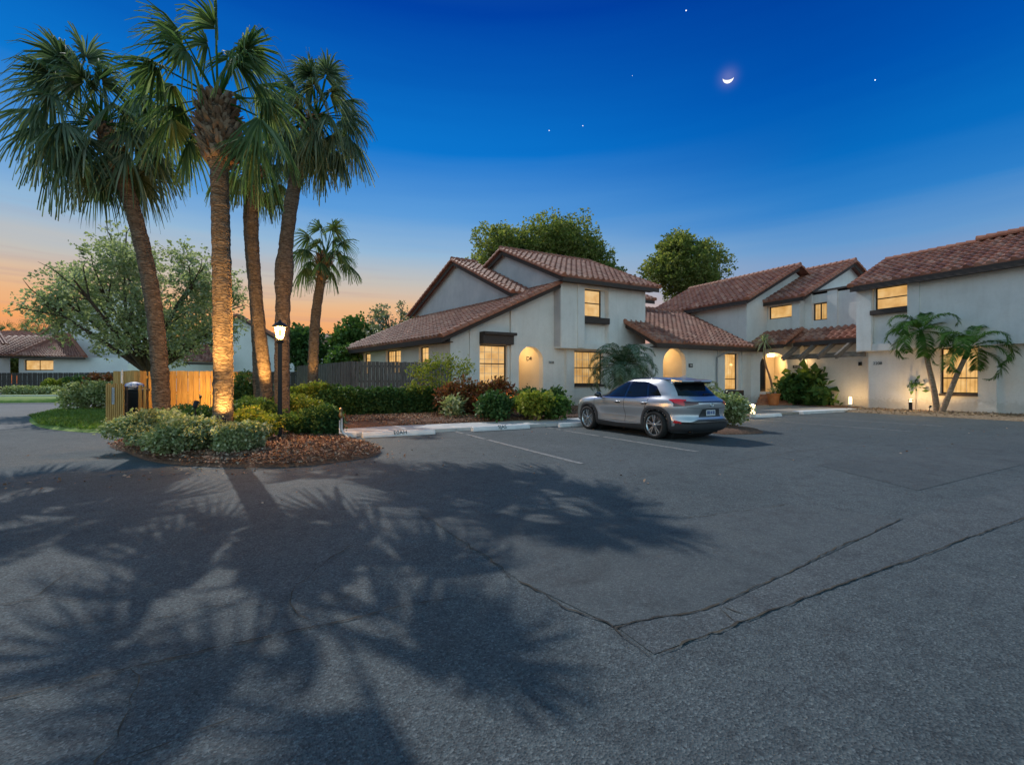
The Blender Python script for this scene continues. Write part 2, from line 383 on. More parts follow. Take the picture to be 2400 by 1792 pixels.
def tile_roof(parent, A, B, C, D, name='roof', tf=None, m=None):
    """A-B is the eave, D-C the top edge (all corners Vectors, counter-clockwise from outside)"""
    A, B, C, D = map(Vector, (A, B, C, D))
    n = (B-A).cross(D-A).normalized()
    if n.z < 0: n = -n
    W_ = (B-A).length; H_ = ((D-A).length+(C-B).length)/2
    nu = max(1, round(W_/TP)); nc = max(1, round(H_/CP)); K = 6
    us = []
    for i in range(nu):
        for k in range(K): us.append(i + k/K)
    us.append(nu)
    def prof(u):
        f = u % 1.0
        return .10*math.sin(math.pi*f/.62)**.8 if 0 < f < .62 else -.012*math.sin(math.pi*(f-.62)/.38) if f >= .62 else 0
    V = []; F = []; UV = []
    nU = len(us)
    for c in range(nc):
        for e, hh in ((0, .060), (1, .010)):
            t = (c+e)/nc
            P0 = A.lerp(D, t); P1 = B.lerp(C, t)
            for u in us:
                V.append(P0.lerp(P1, u/nu) + n*(prof(u)+hh))
        b0 = c*2*nU
        for i in range(nU-1):
            F.append((b0+i, b0+i+1, b0+nU+i+1, b0+nU+i))
            u0, u1 = us[i], us[i+1]
            UV += [(u0+.001, c+.1), (u1-.001, c+.1), (u1-.001, c+.9), (u0+.001, c+.9)]
    # risers: butt end of each course down to the one below
    for c in range(nc):
        b0 = c*2*nU
        if c == 0:
            base = len(V)
            for u in us: V.append(A.lerp(B, u/nu) - n*.02)
            for i in range(nU-1):
                F.append((base+i, base+i+1, b0+i+1, b0+i)); UV += [(us[i]+.001, .1), (us[i+1]-.001, .1), (us[i+1]-.001, .2), (us[i]+.001, .2)]
        else:
            p0 = (c-1)*2*nU + nU
            for i in range(nU-1):
                F.append((p0+i, p0+i+1, b0+i+1, b0+i)); UV += [(us[i]+.001, c+.1), (us[i+1]-.001, c+.1), (us[i+1]-.001, c+.2), (us[i]+.001, c+.2)]
    # underside deck
    base = len(V); V += [A-n*.06, B-n*.06, C-n*.06, D-n*.06]; F.append((base+3, base+2, base+1, base)); UV += [(0,0)]*4
    V += [A-n*.02, B-n*.02, C-n*.02, D-n*.02]
    for i in range(4): F.append((base+i, base+(i+1)%4, base+4+(i+1)%4, base+4+i)); UV += [(0,0)]*4
    mb = MB(tf); mb.v = [tuple(v) for v in V]; mb.f = F; mb.mi = [0]*len(F); mb.uv = UV
    return mb.build(name, m or TILE, parent)
def caps(mb, p, q, r=.135, seg=.36, lift=.05):
    mb.mark()
    p, q = Vector(p), Vector(q); Ln = (q-p).length; n = max(1, round(Ln/seg)); d = (q-p)/n
    dn = d.normalized(); sd = dn.cross(Vector((0,0,1))).normalized(); up = sd.cross(dn).normalized()
    for i in range(n):
        a = p + d*i - dn*.03; b = p + d*(i+1)
        vs = []
        for P, rr, h in ((a, r*1.12, lift+.02), (b, r*.92, lift)):
            for k in range(9):
                t = math.pi*(-.15 + 1.3*k/8); vs.append(P + sd*math.cos(t)*rr + up*(math.sin(t)*rr+h-.04))
        F = [(k, k+1, 10+k, 9+k) for k in range(8)] + [tuple(range(9))[::-1]] + [tuple(range(9,18))]
        mb.add(vs, F)

# ------------------------------------------------------------------ ground
def asphalt_mat(name, c1, c2, speck=.5, seed=0):
    m, nt, b = new_mat(name); L = nt.links.new
    tc = nt.nodes.new('ShaderNodeTexCoord'); O = tc.outputs['Object']
    def noise(sc, det=4, dist=0, rough=.6):
        n = nt.nodes.new('ShaderNodeTexNoise'); n.inputs['Scale'].default_value = sc; n.inputs['Detail'].default_value = det
        n.inputs['Roughness'].default_value = rough; n.inputs['Distortion'].default_value = dist; n.noise_dimensions = '4D'; n.inputs['W'].default_value = seed; L(O, n.inputs[0]); return n.outputs[0]
    def mix(f, a, b_, mode):
        n = nt.nodes.new('ShaderNodeMix'); n.data_type = 'RGBA'; n.blend_type = mode
        if isinstance(f, (int, float)): n.inputs[0].default_value = f
        else: L(f, n.inputs[0])
        L(a, n.inputs[6]); L(b_, n.inputs[7]); return n.outputs[2]
    r1 = ramp(nt, [(.3, (*c1,1)), (.7, (*c2,1))]); L(noise(.45, 9, .5), r1.inputs[0])
    # exposed aggregate: voronoi stones with their own tone
    vo = nt.nodes.new('ShaderNodeTexVoronoi'); vo.inputs['Scale'].default_value = 100; L(O, vo.inputs[0])
    sp = nt.nodes.new('ShaderNodeSeparateColor'); L(vo.outputs['Color'], sp.inputs[0])
    r2 = ramp(nt, [(0, (.50,.50,.52,1)), (.5, (.97,.97,.98,1)), (.85, (1.22,1.21,1.19,1)), (1, (1.9,1.85,1.8,1))]); L(sp.outputs[0], r2.inputs[0])
    c = mix(speck, r1.outputs[0], r2.outputs[0], 'MULTIPLY')
    r3 = ramp(nt, [(.36, (.72,.70,.70,1)), (.5, (1,1,1,1)), (.66, (1.12,1.10,1.05,1))]); L(noise(5, 8, .3, .7), r3.inputs[0])
    c = mix(.8, c, r3.outputs[0], 'MULTIPLY')
    # faint old stains with their own outlines
    r4 = ramp(nt, [(.30, (.70,.68,.68,1)), (.40, (1,1,1,1))]); L(noise(1.1, 3, 1.2), r4.inputs[0])
    c = mix(.6, c, r4.outputs[0], 'MULTIPLY')
    vd = nt.nodes.new('ShaderNodeTexVoronoi'); vd.inputs['Scale'].default_value = 1.7; L(O, vd.inputs[0])      # oil drips
    rd = ramp(nt, [(0, (.45,.44,.44,1)), (.035, (.6,.6,.6,1)), (.06, (1,1,1,1))]); L(vd.outputs['Distance'], rd.inputs[0]); c = mix(.7, c, rd.outputs[0], 'MULTIPLY')
    L(c, b.inputs['Base Color']); b.inputs['Roughness'].default_value = .86; b.inputs['Specular IOR Level'].default_value = .35
    bp = nt.nodes.new('ShaderNodeBump'); bp.inputs['Strength'].default_value = .8; bp.inputs['Distance'].default_value = .006
    L(vo.outputs['Distance'], bp.inputs['Height'])
    bp2 = nt.nodes.new('ShaderNodeBump'); bp2.inputs['Strength'].default_value = .5; bp2.inputs['Distance'].default_value = .012
    L(noise(22, 6, 0, .7), bp2.inputs['Height']); L(bp.outputs[0], bp2.inputs['Normal'])
    bp3 = nt.nodes.new('ShaderNodeBump'); bp3.inputs['Strength'].default_value = .4; bp3.inputs['Distance'].default_value = .06
    L(noise(1.6, 4), bp3.inputs['Height']); L(bp2.outputs[0], bp3.inputs['Normal'])
    L(bp3.outputs[0], b.inputs['Normal'])
    return m
ASPH = asphalt_mat('asphalt', (.063,.079,.086), (.094,.110,.117), .95, 0)
ASPH2 = asphalt_mat('asphalt_patch', (.066,.079,.086), (.090,.103,.109), .6, 3.3)
ASPH3 = asphalt_mat('asphalt_old', (.070,.083,.090), (.100,.113,.119), .9, 7.7)
ROADM = asphalt_mat('road', (.15,.15,.155), (.19,.19,.19), .4, 5.1)
GRASSM = mat('lawn', (.14,.22,.035), (.28,.34,.07), scale=2.5, rough=.9, bump=.8, bscale=60, detail=8, c3=(.19,.28,.05))
DIRT = mat('soil', (.05,.032,.022), (.09,.06,.04), scale=3, rough=.95, bump=.8, bscale=30, detail=8)
MULCH = mat('mulch', (.09,.045,.028), (.24,.13,.08), scale=26, rough=.95, bump=1, bscale=45, detail=8, c3=(.15,.075,.045))
PAINT = mat('worn_white_paint', (.12,.125,.13), (.28,.28,.27), scale=14, rough=.8, bump=.3, bscale=70, detail=8)
CRACK = mat('crack_dirt', (.025,.022,.02), (.08,.065,.045), scale=6, rough=1)

def sheet(name, pts, z, m, kind='structure', parent=None):
    mb = MB(); mb.add([(x, y, z) for x, y in pts], [tuple(range(len(pts)))]); return mb.build(name, m, parent, kind=kind)
sheet('ground', [(-700,-300),(900,-300),(900,1200),(-700,1200)], -.02, DIRT)
sheet('asphalt_lot', [(-60,-25),(27.0,-25),(27.0,13.0),(2.2,13.0),(-4,19),(-9,60),(-60,60)], 0, ASPH)
# repair patches and worn strips with their own surface
sheet('asphalt_patch', [(1.78,2.11),(2.26,2.02),(2.56,1.99),(5.81,2.37),(5.3,3.27),(3.84,3.42),(2.23,4.47),(1.5,5.06),(1.6,2.9)], .004, ASPH2)
sheet('asphalt_patch', [(1.78,1.79),(14,1.83),(14,2.45),(5.83,2.36),(2.56,1.985),(2.26,2.015),(1.79,2.10)], .004, ASPH3)
sheet('asphalt_patch', [(7.5,2.9),(26.9,3.3),(26.9,5.2),(8.3,4.6)], .004, ASPH2)
sheet('road', [(-60,19.5),(-4.6,19.5),(-5.6,24),(-7.2,40),(-60,46)], .004, ROADM)

def jag(pts, w, z=.009, amp=.02, step=.05):
    """a ragged crack along a polyline: thin strip that wanders and changes width"""
    mb = MB(); P = []
    for (a, b) in zip(pts, pts[1:]):
        a, b = Vector(a), Vector(b); n = max(2, int((b-a).length/step))
        for i in range(n): P.append(a.lerp(b, i/n))
    P.append(Vector(pts[-1]))
    off = 0; vs = []
    for i, p in enumerate(P):
        d = (P[min(i+1,len(P)-1)] - P[max(i-1,0)]).normalized(); s_ = Vector((-d.y, d.x))
        off = off*.8 + random.uniform(-amp, amp)
        ww = w*random.uniform(.1, 1.0)
        if i in (0, len(P)-1): ww = w*.1
        vs.append((p.x+s_.x*(off+ww), p.y+s_.y*(off+ww), z)); vs.append((p.x+s_.x*(off-ww), p.y+s_.y*(off-ww), z))
    mb.add(vs, [(2*i, 2*i+1, 2*i+3, 2*i+2) for i in range(len(P)-1)]); return mb.build('pavement_crack', CRACK, kind='structure')
jag([(1.5,5.06),(1.55,3.9),(1.6,2.9)], .005); jag([(1.6,2.9),(1.68,2.4),(1.75,2.1),(1.79,1.78)], .010)
jag([(1.79,1.79),(2.1,1.8),(2.5,1.79)], .010); jag([(2.5,1.79),(5,1.80),(7,1.80),(12,1.83)], .008, amp=.008)
jag([(1.74,2.11),(2.0,2.05),(2.26,2.02),(2.56,1.99)], .010, amp=.014); jag([(2.56,1.99),(4,2.17),(5.81,2.37)], .009, amp=.012)
jag([(2.54,1.97),(2.58,1.78)], .006, amp=.015); jag([(2.50,1.98),(2.46,1.80)], .005, amp=.02)
jag([(5.3,3.27),(3.84,3.42)], .006); jag([(2.23,4.47),(3.2,4.3),(3.84,4.25)], .005)
jag([(-1.6,2.85),(-1.02,2.89),(-.41,2.92),(.27,2.92),(.7,2.90),(1.15,2.85)], .008, amp=.012)
jag([(.29,2.92),(.2,3.1),(.14,3.32),(.2,3.55),(.35,3.79),(.7,4.2)], .006, amp=.018)
jag([(.14,3.32),(-.3,3.45),(-.9,3.4)], .004, amp=.02); jag([(.28,3.1),(.6,3.3)], .004)
jag([(-2.6,4.3),(-1.9,4.1),(-1.3,4.15),(-.9,3.9),(-.6,4.0)], .005, amp=.03); jag([(-1.3,4.15),(-1.25,4.6),(-1.0,5.0)], .004, amp=.02)
jag([(-.55,2.2),(-.5,2.5),(-.56,2.9)], .005, amp=.02); jag([(-1.0,2.2),(-.55,2.2),(-.1,2.3)], .004, amp=.015)
jag([(6.2,5.3),(9.5,5.7),(15,5.75)], .006, amp=.01); jag([(-1.4,3.4),(-1.0,3.6),(-.6,3.55)], .004, amp=.02)
jag([(2.2,.2),(2.6,.45),(3.2,.5)], .004, amp=.02)

# parking stripes
for x, y0, y1 in ((4.85,6.55,12.55),(7.75,6.6,12.5),(10.7,8.6,12.4),(16.3,6.5,11.9),(19.2,6.6,11.9)):
    n = 30; mb = MB()
    for i in range(n):
        a = y0+(y1-y0)*i/n; b = y0+(y1-y0)*(i+1)/n
        if random.random() < .06: continue
        e = random.uniform(-.006,.006)
        mb.box(x-.045+e, x+.045+e, a, b, .002, .0075)
    o = mb.build('parking_line', PAINT, kind='structure')

# sidewalk, walks, kerb ledge
mb = MB()
xs = [1.9, 3.4, 4.9, 6.4, 7.9, 9.4, 10.9, 12.4]
for a, b in zip(xs, xs[1:]): mb.box(a+.006, b-.006, 12.62, 14.1, -.01, .10)
mb.build('sidewalk', CONC, kind='structure', bevel=.012)
mb = MB(); mb.box(12.41, 15.4, 12.62, 17.0, -.01, .10); mb.box(15.41, 21.2, 12.4, 17.9, -.01, .095); mb.box(21.21, 27.6, 12.75, 17.2, -.01, .09)
mb.build('walkway', mat('walkway_pavers', (.26,.22,.19), (.38,.33,.28), scale=3, rough=.85, bump=.3, bscale=40, detail=8), kind='structure')
mb = MB(); mb.box(21.0, 25.6, 12.2, 12.7, -.01, .13); mb.build('kerb', STOPC, kind='structure', bevel=.02)

# planting beds: soft mounds of mulch
def mound(name, pts, h, m, rings=((1,0),(.97,.35),(.9,.7),(.75,.9),(.5,1),(.2,1.05)), c=None, kind='structure'):
    P = []
    n0 = len(pts)
    for i in range(n0):            # smooth closed outline
        p0, p1, p2, p3 = [Vector(pts[(i+k) % n0]) for k in (-1,0,1,2)]
        for k in range(8):
            t = k/8; P.append(.5*((2*p1)+(-p0+p2)*t+(2*p0-5*p1+4*p2-p3)*t*t+(-p0+3*p1-3*p2+p3)*t**3))
    c = Vector(c) if c else sum(P, Vector((0,0)))/len(P); N = len(P); vs = []; fs = []
    for s_, hh in rings:
        for p in P:
            q = c+(p-c)*s_; jt = .02 if hh > 0 else 0
            vs.append((q.x, q.y, .006 + h*hh + random.uniform(-jt, jt)))
    vs.append((c.x, c.y, h*1.05))
    for r_ in range(len(rings)-1):
        for i in range(N): fs.append((r_*N+i, r_*N+(i+1)%N, (r_+1)*N+(i+1)%N, (r_+1)*N+i))
    for i in range(N): fs.append(((len(rings)-1)*N+i, (len(rings)-1)*N+(i+1)%N, len(vs)-1))
    mb = MB(); mb.add(vs, fs); o = mb.build(name, m, kind=kind, smooth=True); return P
isl = [(-3.05,13.8),(-2.35,11.75),(-1.72,10.29),(-1.04,9.45),(-.22,8.84),(.61,8.53),(1.23,8.72),(1.88,9.08),(2.15,9.9),(1.95,10.9),(1.8,12.3),(1.85,14.2),(1.2,17.5),(-1.5,18.6),(-2.6,16.5)]
islP = mound('mulch_bed', isl, .16, MULCH, c=(0,12.8))
house_bed = [(1.2,14.05),(4,14.13),(8,14.13),(12.3,14.13),(13.6,15.2),(14.6,17.5),(14.6,21.2),(8,21.4),(1,24),(-1.5,20),(-1,17)]
mound('mulch_bed', house_bed, .22, MULCH, rings=((1,0),(.985,.5),(.94,.9),(.7,1),(.3,1)), c=(6.5,18))
mound('mulch_bed', [(10.95,8.9),(11.2,8.35),(12.1,8.15),(12.5,8.6),(12.9,10),(12.9,11.8),(12.3,12.4),(11.2,12.4)], .12, MULCH)
mound('mulch_bed', [(25.55,12.7),(24.4,12.5),(24.3,11),(24.2,9),(24.0,6),(24.4,3),(27.3,3),(27.3,12.7)], .10, mat('sandy_mulch', (.16,.10,.06), (.34,.25,.16), scale=14, rough=.95, bump=1, bscale=40, detail=8), c=(26.4,8))
mound('mulch_bed', [(28.2,13.3),(28.2,16.6),(27.2,16.6),(26.4,15.6),(26.3,14),(26.9,13.0)], .14, MULCH)
mound('lawn', [(-8.8,30),(-8.0,25),(-6.2,20),(-4.4,17.2),(-3.6,17.0),(-4.2,19),(-6,31)], .08, GRASSM, c=(-5.9,24))
sheet('lawn', [(-3.2,16.9),(-6,31),(0,40),(6,40),(3.6,21.6),(0,19)], .003, GRASSM)
mound('lawn', [(-50,48),(-18,45.0),(-10,43),(-7,44),(-6,60),(-60,64)], .25, GRASSM, rings=((1,0),(.97,.6),(.9,1),(.3,1)))
mb = MB(); mb.beam((-46,57.5,.3), (-9,51.5,.3), .5, .12); mb.build('garden_path', CONC, kind='structure')

# ------------------------------------------------------------------ houses
SHEAR = .2126
def tf1(v): return Vector((v.x - SHEAR*(v.y-20.9), v.y, v.z))
def fascia(mb, p, q, h=.22, w=.05, drop=.24): mb.beam((Vector(p)-Vector((0,0,drop*.5+.03))), (Vector(q)-Vector((0,0,drop*.5+.03))), w, h)

# --- house 1 (left of the row)
h1 = thing('townhouse', 'two storey stucco townhouse with a long low tiled wing, behind the hedge and croton shrubs', 'house', tf1(Vector((10, 20.9, 0))), group='stucco townhouses round the parking court')
T = tf1
mb = MB(T)
A1 = (11.5, 12.95, .3, 3.25, .72)
W1 = (9.33, 10.85, 1.15, 3.25)
wall(mb, 'y', 20.9, 7.84, 19.5, 0, 3.4, [W1, A1, (14.84,16.9,1.3,3.12)], th=.3)
wall(mb, 'y', 20.9, 7.84, 13.8, 3.4, 6, [], th=.3, tops=[(7.84,3.62),(13.8,6.42)])
# pilasters standing proud of the front
mb.box(8.78, 9.28, 20.84, 20.9, 0, 4.08); mb.box(10.97, 11.42, 20.78, 20.9, 0, 5.0)
mb.box(7.80, 8.66, 20.86, 20.9, 0, 3.6); mb.box(14.3, 14.8, 20.75, 20.9, 0, 3.2)
mb.box(11.0, 13.66, 20.885, 20.9, 3.33, 3.36)
# left side wall with small windows
LW = [(22.9,23.9,1.9,3.24), (25.9,27.75,1.9,3.24), (29.9,30.9,1.9,3.24)]
wall(mb, 'x', 7.84, 21.2, 32.2, 0, 3.58, LW, th=.3)
wall(mb, 'y', 32.2, 7.84, 13.8, 0, 3.6, [], th=.3, tops=[(7.84,3.62),(13.8,6.3)])
mb.build('wall', STUCCO, h1)
mb = MB(T)   # small gable block
wall(mb, 'x', 12.3, 22.3, 33.1, 3.5, 6.3, [], th=.3, tops=[(22.3,6.35),(27.7,9.0),(33.1,6.35)])
mb.box(12.6, 14, 22.3, 22.6, 3.5, 6.3); mb.box(12.6, 14, 32.8, 33.1, 3.5, 6.3)
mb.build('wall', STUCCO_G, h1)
mb = MB(T)   # big gable side
wall(mb, 'x', 13.62, 20.45, 29.4, 3.3, 6.85, [], th=.25, tops=[(20.45,6.98),(24.8,9.2),(29.4,6.9)])
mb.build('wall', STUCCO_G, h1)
mb = MB(T)   # upper storey block, front
UW = (15.13, 16.74, 4.95, 6.46)
wall(mb, 'y', 20.4, 13.64, 19.5, 3.25, 6.9, [(15.13,16.74,3.5,6.46)], th=.3)
mb.box(13.87, 19.5, 20.7, 20.9, 3.25, 3.4); mb.box(13.64, 19.5, 20.4, 20.9, 3.2, 3.25)
wall(mb, 'y', 20.62, 15.13, 16.74, 3.5, 6.46, [(15.13,16.47,4.97,6.46)], th=.1)
mb.box(14.66, 15.1, 20.34, 20.4, 3.25, 6.75); mb.box(16.77, 17.35, 20.36, 20.4, 3.25, 6.75)
mb.box(19.2, 19.5, 20.7, 28.5, 0, 6.9)
mb.box(13.64, 13.9, 20.7, 21.0, 3.25, 6.9)
mb.build('wall', STUCCO, h1)
mb = MB(T)   # block further back
wall(mb, 'y', 24.0, 19.5, 23.4, 3, 6.85, [], th=.3); mb.box(23.1, 23.4, 24.3, 28, 3, 6.85)
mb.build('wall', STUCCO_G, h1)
# roofs
def wing_z(x): return 3.5 + (x-7.1)*.476
tile_roof(h1, (7.1,32.6,3.5), (7.1,20.35,3.5), (13.62,20.35,wing_z(13.62)), (13.62,32.6,wing_z(13.62)), tf=T)
tile_roof(h1, (11.9,22.0,6.2), (13.6,22.0,6.2), (13.6,27.7,9.05), (11.9,27.7,9.05), tf=T)
tile_roof(h1, (13.6,33.4,6.2), (11.9,33.4,6.2), (11.9,27.7,9.05), (13.6,27.7,9.05), tf=T)
tile_roof(h1, (13.25,19.85,6.84), (19.95,19.85,6.84), (19.95,24.8,9.25), (13.25,24.8,9.25), tf=T)
tile_roof(h1, (19.95,29.9,6.84), (13.25,29.9,6.84), (13.25,24.8,9.25), (19.95,24.8,9.25), tf=T)
tile_roof(h1, (19.6,23.4,6.95), (23.9,23.4,6.95), (23.9,26.2,8.2), (19.6,26.2,8.2), tf=T)
mb = MB(T)
caps(mb, (7.1,20.38,3.5), (13.62,20.38,wing_z(13.62))); caps(mb, (7.1,32.6,3.5), (13.62,32.6,wing_z(13.62)))
caps(mb, (11.95,22.0,6.2), (11.95,27.7,9.05)); caps(mb, (11.95,33.4,6.2), (11.95,27.7,9.05)); caps(mb, (11.9,27.7,9.1), (13.6,27.7,9.1))
caps(mb, (13.3,19.85,6.84), (13.3,24.8,9.25)); caps(mb, (13.3,29.9,6.84), (13.3,24.8,9.25)); caps(mb, (13.25,24.8,9.3), (19.95,24.8,9.3))
caps(mb, (19.9,19.85,6.84), (19.9,24.8,9.25)); caps(mb, (23.85,23.4,6.95), (23.85,26.2,8.2)); caps(mb, (19.7,26.2,8.25), (23.9,26.2,8.25))
mb.build_split('ridge_tiles', CAP, h1)
mb = MB(T)
for p, q in (((7.12,32.6,3.5),(7.12,20.4,3.5)), ((7.1,20.43,3.5),(13.6,20.43,wing_z(13.6))), ((12.0,22.1,6.2),(12.0,27.7,9.0)), ((12.0,33.3,6.2),(12.0,27.7,9.0)),
             ((13.3,19.9,6.84),(19.95,19.9,6.84)), ((13.35,19.9,6.84),(13.35,24.8,9.2)), ((13.35,29.8,6.84),(13.35,24.8,9.2)), ((19.9,19.9,6.84),(19.9,24.8,9.2)),
             ((19.6,23.45,6.95),(23.9,23.45,6.95)), ((11.95,22.05,6.2),(13.6,22.05,6.2))): fascia(mb, p, q)
mb.box(7.15, 7.84, 20.7, 32.2, 3.28, 3.32); mb.box(13.4, 19.8, 19.95, 20.4, 6.63, 6.67)
mb.build('fascia', DARKWOOD, h1)
# windows, awnings, sills
window(h1, 'y', 20.9, *W1, m=W_BLIND, hbars=(.56,), fine=(4,6), tf=T)
window(h1, 'y', 20.9, 14.84, 16.9, 1.3, 3.12, m=W_DIM, hbars=(.5,), fine=(5,4), tf=T)
window(h1, 'y', 20.62, 15.13, 16.47, 4.97, 6.46, m=W_PLAIN, hbars=(.5,), tf=T, depth=.02)
window(h1, 'x', 7.84, *LW[0], m=W_BLIND, hbars=(), vbars=(), fine=(3,4), tf=T, frame=FRAME)
window(h1, 'x', 7.84, *LW[1], m=W_BLIND, hbars=(), vbars=(.5,), fine=(6,4), tf=T)
window(h1, 'x', 7.84, *LW[2], m=W_BLIND, hbars=(), vbars=(), fine=(3,4), tf=T)
mb = MB(T); mb.box(9.3, 10.97, 20.55, 20.92, 3.27, 3.72); mb.box(9.3, 11.08, 20.45, 20.95, 3.72, 3.86); mb.build('awning', DARKWOOD, h1, bevel=.01)
mb = MB(T); mb.box(9.28, 10.95, 20.82, 21.0, .98, 1.14); mb.box(15.1, 16.78, 20.3, 20.62, 4.6, 4.92); mb.box(14.8, 16.95, 20.8, 21.0, 1.18, 1.3); mb.build_split('window_sill', DARKWOOD, h1, each=6, bevel=.01)
# entry alcove with its door
ALC = mat('alcove_plaster', (.68,.60,.48), (.74,.66,.54), scale=1.5, rough=.9, bump=.2, bscale=30, spec=.2)
mb = MB(T)
mb.box(12.95, 13.1, 21.2, 23.2, 0, 3.4); mb.box(11.3, 11.45, 21.2, 23.2, 0, 3.4); mb.box(11.3, 13.1, 23.2, 23.35, 0, 3.4)
mb.box(11.3, 13.1, 21.2, 23.35, 3.35, 3.45); mb.box(11.3, 13.1, 20.9, 23.3, -.1, .3)
mb.build('entry_alcove', ALC, h1)
mb = MB(T); mb.box(11.5, 12.3, 23.12, 23.2, .3, 2.55); d = mb.build('door', DARKWOOD, h1)
mb = MB(T); mb.box(12.18, 12.24, 23.05, 23.12, 1.2, 1.4); mb.build('handle', mat('brass', (.5,.35,.12), rough=.3, metallic=1), d)
mb = MB(T); mb.lathe([(.001,0),(.03,.01),(.03,.02),(.001,.03)], (12.93,22.1,1.33), 10, 'x'); mb.build('door_bell', BLACK, h1)

def lamp(name, loc, power, col=(1,.62,.25), r=.06, parent=None, kind='POINT', rot=None, cone=70, blend=.6):
    l = bpy.data.lights.new(name, kind); l.energy = power; l.color = col; l.shadow_soft_size = r
    if kind == 'SPOT': l.spot_size = R(cone); l.spot_blend = blend
    o = bpy.data.objects.new(name, l); COL.objects.link(o); o.location = Vector(loc) - root_loc(parent)
    if rot is not None: o.rotation_euler = rot
    if parent is not None: o.parent = parent
    return o
BULB = emit('lit_bulb', (1, .66, .30), 7)
def ceiling_lamp(parent, p, power, tf=None):
    p = Vector(p)
    if tf: p = tf(p)
    mb = MB(); mb.lathe([(.001,-.12),(.07,-.10),(.09,-.04),(.08,0)], p, 12); mb.build('entry_lamp', BULB, parent)
    lamp('entry_light', p - Vector((0,0,.25)), power, parent=parent, r=.08)
ceiling_lamp(h1, (12.1, 22.0, 3.32), 42, T)

def text(name, s_, loc, rot, size, m, parent=None, ext=.006):
    c = bpy.data.curves.new(name, 'FONT'); c.body = s_; c.size = size; c.extrude = ext; c.align_x = 'CENTER'; c.align_y = 'CENTER'
    c.materials.append(m); o = bpy.data.objects.new(name, c); COL.objects.link(o)
    o.location = Vector(loc) - root_loc(parent); o.rotation_euler = rot
    if parent is not None: o.parent = parent
    bpy.context.view_layer.update()
    me = bpy.data.meshes.new_from_object(o.evaluated_get(bpy.context.evaluated_depsgraph_get()))
    q = bpy.data.objects.new(name, me); COL.objects.link(q); q.location = o.location; q.rotation_euler = o.rotation_euler; q.parent = parent
    bpy.data.objects.remove(o); q.name = name
    return q
INK = mat('black_paint', (.015,.015,.018), rough=.6)
text('house_number', 'D4', T(Vector((12.93,21.95,2.68))), (R(90), 0, R(-78)), .34, INK, h1)
text('house_number', '2228', T(Vector((13.45,20.88,2.45))), (R(90), 0, 0), .17, INK, h1)

# --- house 2 (middle of the row)
h2 = thing('townhouse', 'rambling stucco townhouse in the middle with two lit arched entries, pergola and stepped tiled roofs', 'house', (26,18.5,0), group='stucco townhouses round the parking court')
mb = MB()
A2 = (19.05, 20.8, .3, 3.28, .85)
wall(mb, 'y', 18.5, 18.36, 26.25, 0, 3.5, [A2, (24.0,25.2,.95,3.13)], th=.3)
mb.box(25.5, 26.28, 18.42, 18.5, 0, 3.5); mb.box(23.35, 23.95, 18.44, 18.5, 0, 3.5)
mb.box(18.36, 18.6, 18.8, 23, 0, 3.5)
mb.build('wall', STUCCO, h2)
mb = MB()       # tall left mass
wall(mb, 'x', 26.0, 18.8, 26.6, 3.0, 6.55, [], th=.3)
wall(mb, 'y', 18.5, 26.0, 35, 3.2, 6.6, [], th=.3, tops=[(26,6.55),(30.7,8.75),(35,6.7)])
mb.build('wall', STUCCO, h2)
mb = MB()       # second mass with the wide window
wall(mb, 'x', 28.0, 16.745, 18.5, 3.0, 6.5, [(16.95,18.42,5.33,6.12)], th=.3)
wall(mb, 'y', 16.44, 28.0, 37, 3.0, 6.5, [], th=.3, tops=[(28,6.5),(33.1,8.9),(38,6.6)])
mb.box(27.9, 27.998, 16.437, 16.9, 3.0, 6.45)
mb.build('wall', STUCCO, h2)
mb = MB()       # flat topped front block behind the pergola
wall(mb, 'x', 28.42, 12.2, 16.44, 0, 6.62, [(15.2,15.98,5.0,6.0)], th=.3)
mb.box(28.42, 34, 12.2, 16.4, 6.5, 6.6)
mb.box(28.34, 28.42, 14.62, 15.14, 3.9, 6.6); mb.box(28.36, 28.42, 16.0, 16.43, 3.9, 6.6); mb.box(28.36, 28.42, 13.35, 13.6, 3.9, 6.6)
mb.box(28.38, 28.42, 13.1, 13.3, 0, 3.2)
mb.build('wall', STUCCO, h2)
mb = MB()       # entry wall set on the diagonal
d0, d1 = Vector((26.22,18.46,0)), Vector((28.42,16.5,0)); dl = (d1-d0).length; du = (d1-d0)/dl; dn_ = Vector((du.y,-du.x,0))*-1
def dg(v): return d0 + du*v.x + dn_*v.y + Vector((0,0,v.z))
AL = dl
mbd = MB(dg); wall(mbd, 'y', 0, 0, AL, 0, 3.55, [(.58,2.08,.85,3.2,.72)], th=.3); mbd.box(AL-.16, AL, -.1, 0, 0, 3.4)
mbd.build('wall', STUCCO, h2)
mbd = MB(dg); mbd.box(2.08,2.2,.3,2.6,0,3.5); mbd.box(.3,.42,.3,2.6,0,3.5); mbd.box(.3,2.2,2.6,2.7,0,3.5); mbd.box(.3,2.2,.3,2.7,3.4,3.5); mbd.box(.3,2.2,0.02,2.7,0,.85)
mbd.build('entry_alcove', ALC, h2)
mbd = MB(dg); mbd.prism([(.62,.9,.85),(1.12,.9,.85),(1.12,.9,2.75),(.87,.9,2.98),(.62,.9,2.75)], (0,.06,0)); dd = mbd.build('door', DARKWOOD, h2)
mbd = MB(dg); mbd.prism([(.70,.87,1.0),(1.04,.87,1.0),(1.04,.87,2.7),(.87,.87,2.86),(.70,.87,2.7)], (0,.03,0)); mbd.build('door_panel', BLACK, dd)
BRICK = mat('terracotta_step', (.34,.13,.065), (.48,.21,.11), scale=9, rough=.8, bump=.3, bscale=60)
mbd = MB(dg)
